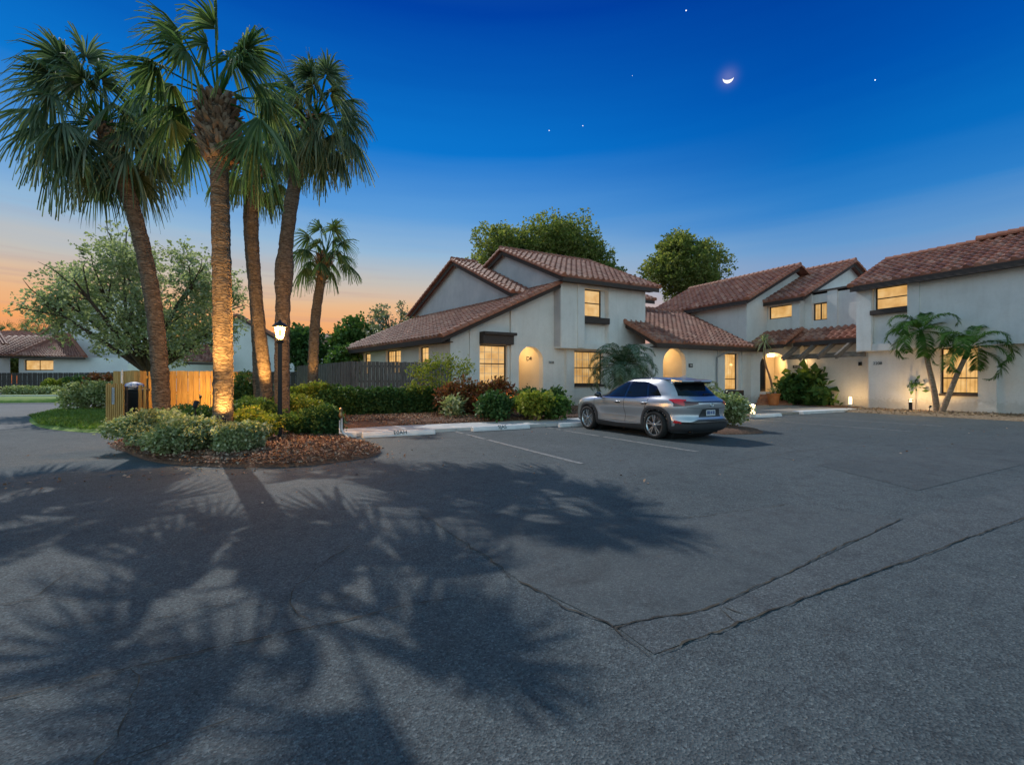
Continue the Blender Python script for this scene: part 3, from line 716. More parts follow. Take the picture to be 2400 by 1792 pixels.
for i in range(5): mbd.box(.55-.14*i, 2.0, -.28*(i+1), -.28*i if i else .0, 0.0, .85-.16*(i+1)+.0)
mbd.build('steps', BRICK, h2, bevel=.015)
lp = dg(Vector((1.3,1.0,3.2))); mb = MB(); mb.lathe([(.001,-.12),(.07,-.10),(.09,-.04),(.08,0)], lp, 12); mb.build('entry_lamp', BULB, h2); lamp('entry_light', lp-Vector((0,0,.3)), 95, parent=h2, r=.08)
mbd = MB(dg); mbd.box(2.36,2.72,-.03,0,2.25,2.42); sg = mbd.build('number_plate', BLACK, h2)
ang = math.atan2(du.y, du.x)
text('plate_number', '2218', dg(Vector((2.54,-.036,2.335))), (R(90),0,ang), .13, WHITE, sg)
mb = MB(); mb.box(21.0,21.3,18.47,18.5,2.25,2.45); sg = mb.build('number_plate', BLACK, h2)
text('plate_number', '228', (21.15,18.465,2.35), (R(90),0,0), .14, WHITE, sg)
mb = MB()
mb.box(20.8,20.95,18.8,21.4,0,3.5); mb.box(18.9,19.05,18.8,21.4,0,3.5); mb.box(18.9,20.95,21.4,21.5,0,3.5); mb.box(18.9,20.95,18.8,21.5,3.4,3.48); mb.box(18.9,20.95,18.52,21.5,-.1,.3)
mb.build('entry_alcove', ALC, h2); ceiling_lamp(h2, (19.9,20.0,3.36), 44)
# roofs
tile_roof(h2, (18.05,17.9,3.5), (26.0,17.9,3.5), (26.0,23.0,6.16), (18.05,23.0,6.16))
tile_roof(h2, (26.0,17.9,3.5), (27.1,17.9,3.5), (27.1,18.46,3.79), (26.0,18.46,3.79))
tile_roof(h2, (25.5,27,6.36), (25.5,18.05,6.36), (30.7,18.05,8.95), (30.7,27,8.95))
tile_roof(h2, (36,18.05,6.3), (36,27,6.3), (30.7,27,8.95), (30.7,18.05,8.95))
tile_roof(h2, (27.55,20,6.4), (27.55,16.0,6.4), (33.1,16.0,9.07), (33.1,20,9.07))
tile_roof(h2, (33.1,24,9.07), (33.1,16.0,9.07), (38.6,16.0,6.4), (38.6,24,6.4))
tile_roof(h2, (26.15,18.6,3.62), (26.15,16.3,3.62), (28.0,16.3,4.55), (28.0,18.6,4.55))
tile_roof(h2, (27.2,16.45,3.75), (27.2,12.9,3.75), (28.4,12.9,4.5), (28.4,16.45,4.5))
mb = MB()
caps(mb, (18.08,17.9,3.5),(18.08,23,6.16)); caps(mb, (18.05,23,6.2),(26,23,6.2)); caps(mb, (27.05,17.9,3.5),(27.05,18.46,3.79))
caps(mb, (25.5,18.08,6.36),(30.7,18.08,8.95)); caps(mb, (30.7,18.05,9.0),(30.7,27,9.0)); caps(mb, (36,18.08,6.3),(30.7,18.08,8.95))
caps(mb, (27.55,16.03,6.4),(33.1,16.03,9.07), r=.13); caps(mb, (33.1,16,9.12),(33.1,24,9.12)); caps(mb, (38.6,16.03,6.4),(33.1,16.03,9.07), r=.13)
caps(mb, (26.15,16.33,3.62),(28.0,16.33,4.55), r=.14); caps(mb, (27.2,16.42,3.75),(28.4,16.42,4.5))
mb.build_split('ridge_tiles', CAP, h2)
mb = MB()
for p, q in (((18.05,17.95,3.5),(27.1,17.95,3.5)), ((18.12,17.95,3.5),(18.12,23,6.1)), ((25.53,27,6.36),(25.53,18.1,6.36)), ((25.5,18.12,6.36),(30.7,18.12,8.9)), ((27.6,20,6.4),(27.6,16.05,6.4)),
             ((27.55,16.08,6.4),(33.1,16.08,9.02)), ((38.6,16.08,6.4),(33.1,16.08,9.02)), ((26.18,18.5,3.62),(26.18,16.35,3.62)), ((26.15,16.38,3.62),(28,16.38,4.5)), ((27.23,16.4,3.75),(27.23,12.9,3.75))): fascia(mb, p, q)
mb.box(28.3, 28.42, 12.2, 16.5, 6.6, 6.7); mb.box(18.1, 27.0, 18.0, 18.5, 3.26, 3.3)
mb.build('fascia', DARKWOOD, h2)
window(h2, 'y', 18.5, 24.0, 25.2, .95, 3.13, m=W_CURT, hbars=(.3,))
window(h2, 'x', 28.0, 16.95, 18.42, 5.33, 6.12, m=W_PLAIN, hbars=())
window(h2, 'x', 28.42, 15.2, 15.98, 5.0, 6.0, m=W_DIM, hbars=(), vbars=(.5,))
mb = MB(); mb.box(23.9,25.55,18.36,18.6,.62,.93); mb.build('window_sill', DARKWOOD, h2, bevel=.01)
mb = MB(); mb.tube([(24.0,17.98,3.22),(23.5,18.2,3.05),(23.25,18.42,2.85),(23.25,18.42,.1)], .05, 8); mb.build('downpipe', mat('grey_pipe', (.32,.32,.33), rough=.5), h2, smooth=True)
mb = MB(); mb.box(28.3,28.4,13.42,13.55,2.3,2.5); mb.build('meter_box', BLACK, h2)
mb = MB(); mb.lathe([(.05,0),(.06,.05),(.05,.22),(.03,.25)], (28.25,16.3,2.5), 10); mb.build('wall_lamp', emit('soft_bulb', (1,.62,.28), 2.2), h2); lamp('wall_light', (28.1,16.2,2.6), 6, parent=h2)
# pergola
PERG = mat('weathered_beam', (.10,.082,.066), (.21,.175,.145), scale=5, rough=.75, bump=.4, bscale=30, stretch=(1,1,4))
pg = thing('pergola', 'dark timber pergola with sloping rafters over the courtyard wall', 'pergola', (27,14.5,2.9))
mb = MB(); mb.beam((27.0,16.7,2.86), (27.0,12.6,2.86), .12, .26); mb.build('beam', PERG, pg)
for y in (16.25, 15.3, 14.35, 13.45):
    mb = MB(); mb.beam((28.35,y,4.0), (26.05,y+.05,2.72), .13, .22); mb.build('rafter', PERG, pg)
mb = MB(); mb.beam((28.32,16.44,3.6), (28.32,12.6,3.6), .1, .2); mb.build('ledger', PERG, pg)

# --- house 3 (right)
h3 = thing('townhouse', 'big stucco townhouse at the right edge with overhanging upper floor, behind twin feather palms', 'house', (27.2,8,0), group='stucco townhouses round the parking court')
mb = MB()
wall(mb, 'x', 27.2, -8, 12.56, 0, 3.1, [(8.42,9.7,.9,2.95)], th=.3)
mb.box(27.5, 38, 12.26, 12.56, 0, 3.1)
mb.box(27.12,27.2,7.82,8.4,0,3.0); mb.box(27.08,27.2,7.78,8.44,0,.28)
mb.box(27.19,27.2,12.2,12.56,2.0,2.1)
mb.build('wall', STUCCO, h3)
mb = MB()
wall(mb, 'x', 26.8, -8, 12.92, 3.0, 6.3, [(10.77,12.2,3.3,6.1)], th=.3)
wall(mb, 'x', 26.96, 10.77, 12.2, 3.3, 6.1, [(10.77,12.13,4.98,6.08)], th=.1)
wall(mb, 'y', 12.60, 27.1, 34, 3.0, 6.3, tops=[(27.1,6.3),(30,7.75),(34,6.0)]); mb.box(26.8, 27.5, -8, 12.92, 2.96, 3.0)
mb.box(26.74,26.8,10.3,10.75,3.0,6.2); mb.box(26.76,26.8,12.24,12.9,3.0,6.3)
mb.build('wall', STUCCO, h3)
tile_roof(h3, (26.3,12.98,6.25), (26.3,-8,6.25), (30.0,-8,8.03), (30.0,12.98,8.03))
tile_roof(h3, (30.0,12.98,8.03), (30.0,-8,8.03), (34.5,-8,6.1), (34.5,12.98,6.1))
mb = MB(); caps(mb, (26.3,12.95,6.25),(30.0,12.95,8.03)); caps(mb, (30,12.98,8.05),(30,9.3,8.05)); caps(mb, (30,9.3,8.16),(30,-8,8.16), r=.16)
mb.build_split('ridge_tiles', CAP, h3)
mb = MB(); fascia(mb, (26.33,12.98,6.25),(26.33,-8,6.25), h=.26); fascia(mb, (26.35,12.95,6.25),(30,12.95,7.98)); mb.box(26.35,26.8,-8,12.9,6.02,6.06); mb.build('fascia', DARKWOOD, h3)
window(h3, 'x', 26.96, 10.77, 12.13, 4.98, 6.08, m=W_PLAIN, hbars=(.5,), depth=.02)
window(h3, 'x', 27.2, 8.42, 9.7, .9, 2.95, m=W_CURT, hbars=(.34,), fine=(3,1))
mb = MB(); mb.box(26.66,26.96,10.75,12.26,4.74,4.96); mb.box(27.08,27.3,8.4,9.72,.8,.9); mb.build_split('window_sill', DARKWOOD, h3, each=6, bevel=.01)
text('house_number', '2208', (27.18,12.15,2.35), (R(90),0,R(-90)), .2, INK, h3)

# ------------------------------------------------------------------ foliage generators (numpy)
rng = np.random.default_rng(11)
def unit(a): return a/np.maximum(1e-9, np.linalg.norm(a, axis=-1, keepdims=True))
def leaves(C, Dr, Nn, Ln, Wd, fold=.15):
    """rhombic leaves folded along the midrib: base C, direction Dr, normal Nn, length Ln, half width Wd -> V, F(tri pairs as quads)"""
    n = len(C); Sd = unit(np.cross(Dr, Nn)); Nn = np.cross(Sd, Dr)
    Ln = np.broadcast_to(np.asarray(Ln, float).reshape(-1,1), (n,1)); Wd = np.broadcast_to(np.asarray(Wd, float).reshape(-1,1), (n,1))
    b = C; t = C + Dr*Ln - Nn*Ln*.12; m = C + Dr*Ln*.5 + Nn*Ln*.02
    l = m + Sd*Wd + Nn*Wd*fold*2; r = m - Sd*Wd + Nn*Wd*fold*2
    V = np.stack([b, l, t, r], 1).reshape(-1, 3); i = np.arange(n)*4
    return V, np.stack([i, i+1, i+2, i+3], 1)
def rand_dirs(n, up=0.0):
    v = rng.normal(size=(n,3)); v[:,2] += up; return unit(v)
def blob_points(c, r, n, shell=.55):
    d = rand_dirs(n); rad = (shell + (1-shell)*rng.random((n,1)))**.8
    return np.array(c) + d*rad*np.array(r), d
def bush_points(blobs, n, shell=.5):
    vol = np.array([b[1][0]*b[1][1]*b[1][2] for b in blobs])**.66; vol /= vol.sum(); P = []; Dd = []
    for b, k in zip(blobs, rng.multinomial(n, vol)):
        p, d = blob_points(b[0], b[1], k, shell); P.append(p); Dd.append(d)
    return np.concatenate(P), np.concatenate(Dd)
def foliage(name, blobs, n, ln, wd, m, parent=None, zmin=.02, shell=.5, clump=.6, up=.5, local=False):
    """leaves in sprigs: each twig end carries a handful of leaves, giving light and dark clumps and gaps"""
    k = 7; nt_ = max(1, n//k)
    P, Dd = bush_points(blobs, nt_, shell)
    P = np.repeat(P, k, 0) + rng.normal(size=(nt_*k,3))*ln*clump
    Dr = unit(np.repeat(Dd, k, 0) + rng.normal(size=(nt_*k,3))*.75 + np.array([0,0,up*.5]))
    Nn = unit(rng.normal(size=(nt_*k,3))*.6 + np.array([0,0,1.0]))
    P[:,2] = np.maximum(P[:,2], zmin)
    L_ = ln*(.6+.8*rng.random(nt_*k)); V, F = leaves(P, Dr, Nn, L_, L_*wd/ln)
    return np_mesh(name, V, F, m, parent, local=local)
def clumpy(c, r, nsub, spread=.75, size=.42):
    out = []
    c = np.array(c, float); r = np.array(r, float)
    for i in range(nsub):
        d = rand_dirs(1)[0]; d[2] = d[2]*.9+.1
        s_ = size*(.7+.6*rng.random())
        out.append((tuple(c + d*r*spread*(.55+.45*rng.random())), tuple(r*s_)))
    return out
G_DARK = leaf_mat('leaf_dark', [(0.031,0.078,0.023),(0.058,0.127,0.039),(0.088,0.166,0.055),(0.043,0.097,0.039)], .22, .6, .18)
G_MID = leaf_mat('leaf_mid', [(0.051,0.109,0.026),(0.087,0.167,0.043),(0.131,0.217,0.058),(0.065,0.116,0.036)], .28, .6, .18)
G_PALE = leaf_mat('leaf_pale', [(.20,.25,.11),(.38,.42,.22),(.66,.66,.46),(.28,.32,.14),(.14,.19,.08),(.52,.53,.34)], .28, .6, .18)
G_YEL = leaf_mat('leaf_yellow', [(.20,.25,.035),(.34,.36,.06),(.13,.19,.03),(.48,.42,.09)], .3, .6, .18)
G_RED = leaf_mat('leaf_red', [(.15,.045,.025),(.26,.085,.04),(.07,.09,.03),(.36,.14,.06),(.09,.045,.03)], .2, .6, .18)
G_OAK = leaf_mat('leaf_oak', [(.10,.15,.05),(.20,.23,.08),(.34,.33,.13),(.12,.15,.055)], .5, .65, .15)
G_SILVER = leaf_mat('leaf_silver', [(.20,.24,.16),(.32,.36,.25),(.48,.50,.40),(.14,.18,.11)], .5, .6, .18)
G_BLOSS = leaf_mat('leaf_blossom', [(.22,.24,.16),(.34,.34,.26),(.13,.16,.09)], .3, .5)
PALM = leaf_mat('palm_leaf', [(.04,.085,.04),(.08,.14,.06),(.17,.24,.14),(.06,.11,.05),(.12,.18,.08),(.26,.32,.22)], .42, .7, .05)
PALM_G = leaf_mat('palm_leaf_green', [(.03,.085,.02),(.05,.12,.03),(.08,.16,.04)], .3, .8, .03)
PALM_D = leaf_mat('palm_leaf_bluish', [(.05,.09,.055),(.085,.135,.085),(.20,.26,.20),(.07,.115,.07),(.12,.175,.11),(.30,.36,.29)], .32, .7, .05)
DEAD = mat('dead_fibre', (.10,.055,.03), (.22,.13,.07), scale=20, rough=.9, bump=.6, bscale=60, detail=8)
BOOT = leaf_mat('leaf_boot', [(.13,.075,.045),(.26,.16,.10),(.36,.26,.18),(.19,.10,.06),(.30,.17,.09)], .05, .85, .2)
BARK = mat('bark', (.05,.035,.025), (.11,.08,.055), scale=8, rough=.9, bump=.8, bscale=30, detail=8, stretch=(1,1,.3))
TWIG = mat('twig', (.16,.10,.06), (.26,.18,.12), scale=8, rough=.85)
def trunk_mat(name, c1, c2):
    m, nt, b = new_mat(name); L = nt.links.new
    tc = nt.nodes.new('ShaderNodeTexCoord'); mp = nt.nodes.new('ShaderNodeMapping'); mp.inputs['Scale'].default_value = (3.5,3.5,13); L(tc.outputs['Object'], mp.inputs[0])
    n = nt.nodes.new('ShaderNodeTexNoise'); n.inputs['Scale'].default_value = 1.6; n.inputs['Detail'].default_value = 8; n.inputs['Distortion'].default_value = .5; L(mp.outputs[0], n.inputs[0])
    v = nt.nodes.new('ShaderNodeTexVoronoi'); v.inputs['Scale'].default_value = 2.2; v.feature = 'DISTANCE_TO_EDGE'; L(mp.outputs[0], v.inputs[0])
    r = ramp(nt, [(.3, (*c1,1)), (.66, (*c2,1))]); L(n.outputs[0], r.inputs[0])
    r2 = ramp(nt, [(0, (.45,.42,.4,1)), (.16, (1,1,1,1))]); L(v.outputs[0], r2.inputs[0])
    mx = nt.nodes.new('ShaderNodeMix'); mx.data_type = 'RGBA'; mx.blend_type = 'MULTIPLY'; mx.inputs[0].default_value = .8
    L(r.outputs[0], mx.inputs[6]); L(r2.outputs[0], mx.inputs[7]); L(mx.outputs[2], b.inputs['Base Color'])
    ad = nt.nodes.new('ShaderNodeMath'); ad.operation = 'ADD'; L(n.outputs[0], ad.inputs[0]); L(r2.outputs[0], ad.inputs[1])
    bp = nt.nodes.new('ShaderNodeBump'); bp.inputs['Strength'].default_value = .9; bp.inputs['Distance'].default_value = .03; L(ad.outputs[0], bp.inputs['Height']); L(bp.outputs[0], b.inputs['Normal'])
    b.inputs['Roughness'].default_value = .9; b.inputs['Specular IOR Level'].default_value = .2
    return m
TRUNK = trunk_mat('palm_trunk', (.11,.075,.05), (.27,.20,.145))
TRUNK_S = trunk_mat('smooth_palm_trunk', (.30,.20,.13), (.50,.38,.27))

def fan_crown(name, c, nleaf, rad, parent, axis=(0,0,1), lo=-60, hi=88, blade=1.0, m=None, nseg=46, seedv=0, droop=1.0, aimed=()):
    """sabal crown: stalked fan leaves, each a folded fan of narrow drooping segments"""
    g = np.random.default_rng(100+seedv); Vs = []; Fs = []; nb = 0; pet = MB()
    ax = unit(np.array(axis, float)); c = np.array(c, float)
    ref = unit(np.array([1.,0,0])-ax*ax[0]); ref2 = np.cross(ax, ref)
    specs = [(i*2.39996 + g.normal()*.15, R(hi - (hi-lo)*((i+.5)/nleaf)**.85 + g.normal()*5), 1) for i in range(nleaf)] + [(a, e, s_) for a, e, s_ in aimed]
    for i, (az, elv, ls) in enumerate(specs):
        h = ref*math.cos(az) + ref2*math.sin(az)
        d = unit(h*math.cos(elv) + ax*math.sin(elv))
        pl = rad*.52*ls*(.85+.3*g.random())*(1.18 if math.sin(elv) > .8 else 1); bl = rad*.50*blade*ls*(.85+.3*g.random())
        grav = np.array([0,0,-1.0])
        q0 = c; q1 = c + d*pl*.5 + grav*pl*.02; q2 = c + d*pl + grav*pl*.10*math.cos(elv)*droop
        pet.tube([q0, q1, q2], [.028, .020, .014], 4, cap=False)
        f = unit(q2-q1); f = unit(f + grav*.22*droop)
        s_ = unit(np.cross(f, ax + g.normal(size=3)*.25)); nrm = np.cross(s_, f)
        A = np.linspace(-1.95, 1.95, nseg) + g.normal(size=nseg)*.02
        Lk = bl*(1 - .30*(np.abs(A)/2.2)**2.2)*(.9+.16*g.random(nseg))
        dirs = f[None]*np.cos(A)[:,None] + s_[None]*np.sin(A)[:,None]
        # costa: hub bends down, outer segments start further along it
        lift = -(np.abs(np.sin(np.clip(A, -1.57, 1.57))))[:,None]*nrm[None]*(.7+.45*g.random())
        dirs = unit(dirs + lift + g.normal(size=dirs.shape)*.035)
        wv = np.cross(dirs, nrm[None]); wv = unit(wv)
        hub = q2[None] + f[None]*(.12*bl*np.cos(A/2.2*1.2))[:,None]
        T = [0.04, .38, .72, 1.0]; hw = [.016, .027, .013, .0012]; dr = [0, .03, .17+.10*g.random(), .42+.25*g.random()]
        ft = np.array([1 if k % 2 else -1 for k in range(nseg)])[:,None]*nrm[None]*.012
        sag = (.6+.8*g.random((nseg,1)))*droop
        ring = []
        for t, w_, dd in zip(T, hw, dr):
            p = hub + dirs*(Lk*t*(1-.18*dd))[:,None] + grav[None]*(Lk[:,None]*dd*sag*.85)
            ring.append(p + wv*w_*(rad/2.3) + ft); ring.append(p - wv*w_*(rad/2.3) - ft)
        V = np.stack(ring, 1).reshape(-1, 3); b = np.arange(nseg)[:,None]*8 + nb
        for k in range(3): Fs.append(np.concatenate([b+2*k, b+2*k+1, b+2*k+3, b+2*k+2], 1))
        Vs.append(V); nb += len(V)
    o = np_mesh(name, np.concatenate(Vs), np.concatenate(Fs), m or PALM, parent)
    pet.build('leaf_stalks', PALM_G, o if False else parent)
    return o
def boots(name, pts, rads, parent, n, size=.16, m=None, seedv=0, up=1.0):
    """old leaf bases standing crosswise round a length of trunk"""
    g = np.random.default_rng(seedv+5); V = []; F = []; nb = 0
    pts = np.array([tuple(p) for p in pts], float); rads = np.array(rads, float)
    for i in range(n):
        t = (i+g.random())/n*(len(pts)-1); k = min(int(t), len(pts)-2); f = t-k
        p = pts[k]*(1-f)+pts[k+1]*f; r = rads[k]*(1-f)+rads[k+1]*f; a = i*2.39996+g.normal()*.2
        h = np.array([math.cos(a), math.sin(a), 0]); s_ = np.array([-h[1], h[0], 0]); s_ = s_ + np.array([0,0,1])*g.normal()*.5
        base = p + h*(r*.8); L_ = size*(.6+.8*g.random()); w = size*.30*(.7+.6*g.random()); d = unit(h*(.55+.4*g.random()) + np.array([0,0,up*(.5+.6*g.random())]) + s_*g.normal()*.35); s_ = unit(s_)
        e = base + d*L_; th = h*.02
        q = [base-s_*w, base+s_*w, e+s_*w*.55, e-s_*w*.55]; q2 = [x+th for x in q]
        V += q+q2; b = nb; F += [(b,b+1,b+2,b+3),(b+7,b+6,b+5,b+4),(b,b+4,b+5,b+1),(b+1,b+5,b+6,b+2),(b+2,b+6,b+7,b+3),(b+3,b+7,b+4,b)]; nb += 8
    return np_mesh(name, np.array(V), np.array(F), m or BOOT, parent)
def smooth_path(pts, n=6):
    P = [Vector(p) for p in pts]; out = []
    for i in range(len(P)-1):
        p0 = P[max(i-1,0)]; p1 = P[i]; p2 = P[i+1]; p3 = P[min(i+2,len(P)-1)]
        for k in range(n):
            t = k/n; out.append(.5*((2*p1)+(-p0+p2)*t+(2*p0-5*p1+4*p2-p3)*t*t+(-p0+3*p1-3*p2+p3)*t**3))
    out.append(P[-1]); return out
def sabal(label, cd, pxs, base_px, rad, nleaf, r0, r1, lo=-60, boot=None, seedv=0, bulge=None, aimed=(), axis=None, blade=1.0, trunk_m=None, hi=88, leaf=None):
    base = at(base_px, 900, cd); base.z = 0
    t = thing('sabal_palm', label, 'palm tree', base, group='tall fan palms')
    path = smooth_path([base] + [at(x, y, cd) for x, y in pxs])
    n = len(path); rr = []
    for i in range(n):
        f = i/(n-1); r = r0*(1-f)+r1*f + (.07*max(0, 1-i/3))
        if bulge and abs(f-bulge[0]) < bulge[1]: r += bulge[2]*math.cos((f-bulge[0])/bulge[1]*math.pi/2)
        rr.append(r*(1+.04*math.sin(i*2.1)))
    # dense rings so that the old leaf scars show in the outline
    pp = []; r2 = []
    for i in range(n-1):
        for k in range(4):
            pp.append(path[i].lerp(path[i+1], k/4)); r2.append((rr[i]*(1-k/4)+rr[i+1]*k/4)*(1+.035*random.uniform(-1,1)))
    pp.append(path[-1]); r2.append(rr[-1])
    mb = MB(); mb.tube(pp, r2, 16, jit=.03); mb.build('trunk', trunk_m or TRUNK, t, smooth=True)
    axis = axis or tuple((path[-1]-path[-4]).normalized()*.5 + Vector((0,0,.5)))
    fan_crown('crown', path[-1], nleaf, rad, t, axis=axis, lo=lo, seedv=seedv, aimed=aimed, blade=blade, hi=hi, m=leaf)
    if boot:
        k = int(n*boot[0]); boots('leaf_bases', path[k:], [rr[i]+boot[2] for i in range(k, n)], t, boot[1], size=boot[3], seedv=seedv)
    return t
# the tall group on the island
sabal('tallest fan palm with a straight trunk lit orange at its foot and a shaggy bulb', 9.7,
      [(523,985),(523,850),(521,700),(518,560),(515,440),(512,330),(510,235)], 523, 1.85, 15, .195, .155, lo=5, boot=(.78,420,.03,.18), seedv=1, bulge=(.885,.115,.20),
      aimed=((R(-30), R(-42), 1.15), (R(-48), R(-22), 1.1), (R(150), R(-14), 1.1), (R(128), R(-30), 1.0), (R(60), R(-25), 1.0)))
sabal('leftmost fan palm, its curved trunk leaning left to a broad dense crown', 12.0,
      [(378,940),(373,840),(362,730),(345,630),(322,530),(295,440),(268,370),(236,290)], 382, 2.12, 43, .20, .16, lo=-58, boot=(.80,120,.04,.16), seedv=2, leaf=PALM_D)
sabal('slender fan palm, the left one of the two thin trunks behind the tallest palm', 15.6,
      [(607,900),(604,800),(597,690),(588,600),(583,520),(584,440),(588,400)], 608, 1.35, 14, .19, .15, lo=-55, boot=(.82,70,.03,.14), seedv=3)
sabal('slender fan palm, the right one of two thin trunks, crossing before the other', 14.6,
      [(627,945),(620,870),(607,760),(597,640),(592,540),(596,450),(606,395)], 628, 1.35, 14, .20, .155, lo=-55, boot=(.82,70,.03,.14), seedv=4)
sabal('fan palm behind the lamp post with a swollen ring half way up its trunk', 13.6,
      [(661,940),(661,850),(662,770),(664,680),(670,580),(682,480),(700,390),(722,320),(742,275)], 661, 1.72, 45, .215, .17, lo=-70, boot=(.83,110,.04,.15), seedv=5, bulge=(.49,.06,.06), leaf=PALM_D)
sabal('smallest fan palm, by the grey fence, with a brown knob under its open crown', 19.0,
      [(733,900),(735,820),(740,740),(750,670),(757,625),(762,600)], 732, 1.62, 18, .21, .17, lo=-30, boot=(.70,90,.06,.2), seedv=6, bulge=(.90,.11,.10))

# ------------------------------------------------------------------ feather palms
def pinnate(c, az, elv, ln, g, nleaf=34, leafl=.42, droop=1.0, vang=.5, curve=1.1):
    """one arching feather frond -> V, F and the rib path"""
    N = 14; p = np.array(c, float); path = [p]; e = elv; st_ = ln/N
    for i in range(N):
        e -= curve*(i/N)*.34; d = np.array([math.cos(az)*math.cos(e), math.sin(az)*math.cos(e), math.sin(e)]); p = p + d*st_; path.append(p)
    path = np.array(path); t = np.linspace(.12, 1, nleaf); k = np.minimum((t*N).astype(int), N-1); f = (t*N-k)[:,None]
    P = path[k]*(1-f)+path[k+1]*f; Tn = unit(path[np.minimum(k+1,N)]-path[k]); side = unit(np.cross(Tn, np.array([0,0,1.])+1e-4)); nrm = np.cross(side, Tn)
    Vs = []; Fs = []; nb = 0
    for sgn in (1, -1):
        D = unit(side*sgn*.9 + Tn*.55 + nrm*vang*.5 + g.normal(size=P.shape)*.08)
        Lf = leafl*np.sin(np.pi*(.15+.78*t))**.7*(.85+.3*g.random(nleaf)); w = .013+.006*g.random(nleaf)
        W_ = unit(np.cross(D, nrm))*w[:,None]
        a = P; m = P + D*(Lf*.55)[:,None] + np.array([0,0,-1])*(Lf*.10*droop)[:,None]; e_ = P + D*(Lf*.92)[:,None] + np.array([0,0,-1])*(Lf*.42*droop)[:,None]
        V = np.stack([a-W_*.4, a+W_*.4, m+W_, m-W_, e_+W_*.1, e_-W_*.1], 1).reshape(-1,3); b = np.arange(nleaf)[:,None]*6+nb
        Fs.append(np.concatenate([b, b+1, b+2, b+3], 1)); Fs.append(np.concatenate([b+3, b+2, b+4, b+5], 1)); Vs.append(V); nb += len(V)
    return np.concatenate(Vs), np.concatenate(Fs), path
def feather_crown(name, c, n, ln, parent, seedv=0, lo=-10, hi=80, m=None, leafl=.42, nl=34, curve=1.1, rib=.016, vang=.5, droop=1.0):
    g = np.random.default_rng(300+seedv); Vs = []; Fs = []; nb = 0; ribs = MB()
    for i in range(n):
        az = i*2.39996+g.normal()*.2; e = R(hi-(hi-lo)*((i+.5)/n))
        V, F, path = pinnate(c, az, e, ln*(.85+.3*g.random()), g, nl, leafl, droop=droop, curve=curve, vang=vang)
        Vs.append(V); Fs.append(F+nb); nb += len(V); ribs.tube([tuple(p) for p in path], [rib*(1-.8*k/14) for k in range(15)], 4, cap=False)
    o = np_mesh(name, np.concatenate(Vs), np.concatenate(Fs), m or PALM_G, parent); ribs.build('leaf_ribs', PALM_G, parent); return o
def feather_palm(name, label, path, r0, r1, n, ln, seedv, lo=-10, leafl=.42, m=None, tm=None, group=None, shaft=False, cat='palm tree', curve=1.1, nl=34):
    base = Vector(path[0]); t = thing(name, label, cat, base, group=group)
    P = smooth_path(path); N = len(P); mb = MB(); mb.tube(P, [r0*(1-i/(N-1))+r1*i/(N-1) + (.03 if i == 0 else 0) for i in range(N)], 12, jit=.02); mb.build('trunk', tm or TRUNK_S, t, smooth=True)
    if shaft: mb = MB(); d = (P[-1]-P[-3]).normalized(); mb.tube([P[-1]-d*.05, P[-1]+d*.25, P[-1]+d*.5], [r1*1.25, r1*1.15, r1*.6], 10); mb.build('crown_shaft', PALM_G, t, smooth=True); top = P[-1]+d*.42
    else: top = P[-1]
    feather_crown('crown', top, n, ln, t, seedv, lo, m=m, leafl=leafl, curve=curve, nl=nl); return t
def xp(px, py, X):
    k = (px-1200)/FPX; Y = X*(ct-k*st)/(st+k*ct); cd = X*st+Y*ct; return Vector((X, Y, CAM_H+(896-py)*cd/FPX))
XB = 26.2
b0 = xp(2196,969,XB); b0.z = .05
feather_palm('feather_palm', 'taller of the twin feather palms before the right hand townhouse, its pale trunk leaning left', [b0, xp(2190,920,XB), xp(2177,860,XB), xp(2163,798,XB)], .125, .085, 13, 2.0, 1, lo=-25, group='twin feather palms', shaft=True, leafl=.46, curve=1.25, nl=74)
b1 = xp(2206,969,XB-.15); b1.z = .05
feather_palm('feather_palm', 'shorter of the twin feather palms, its pale trunk leaning right past the big window', [b1, xp(2222,930,XB-.3), xp(2240,885,XB-.35), xp(2262,838,XB-.4)], .115, .08, 11, 1.9, 2, lo=-22, group='twin feather palms', shaft=True, leafl=.44, curve=1.3, nl=74)
b = gp(1458, 965); b.z = .1
dp = feather_palm('date_palm', 'bushy dark date palm with arching fronds standing behind the silver car', [b, b+Vector((0,0,1.0)), b+Vector((0,0,2.0))], .20, .15, 38, 2.1, 3, lo=-20, leafl=.42, m=PALM_D, tm=TRUNK, curve=1.05, nl=60)
b = gp(1650, 962); b.z = .1
t = thing('feather_shrub', 'low bright green feathery shrub just behind the rear roof of the silver car', 'shrub', b)
feather_crown('fronds', tuple(b+Vector((0,0,.5))), 18, 1.45, t, 7, lo=15, hi=85, m=G_YEL, leafl=.3, nl=30)

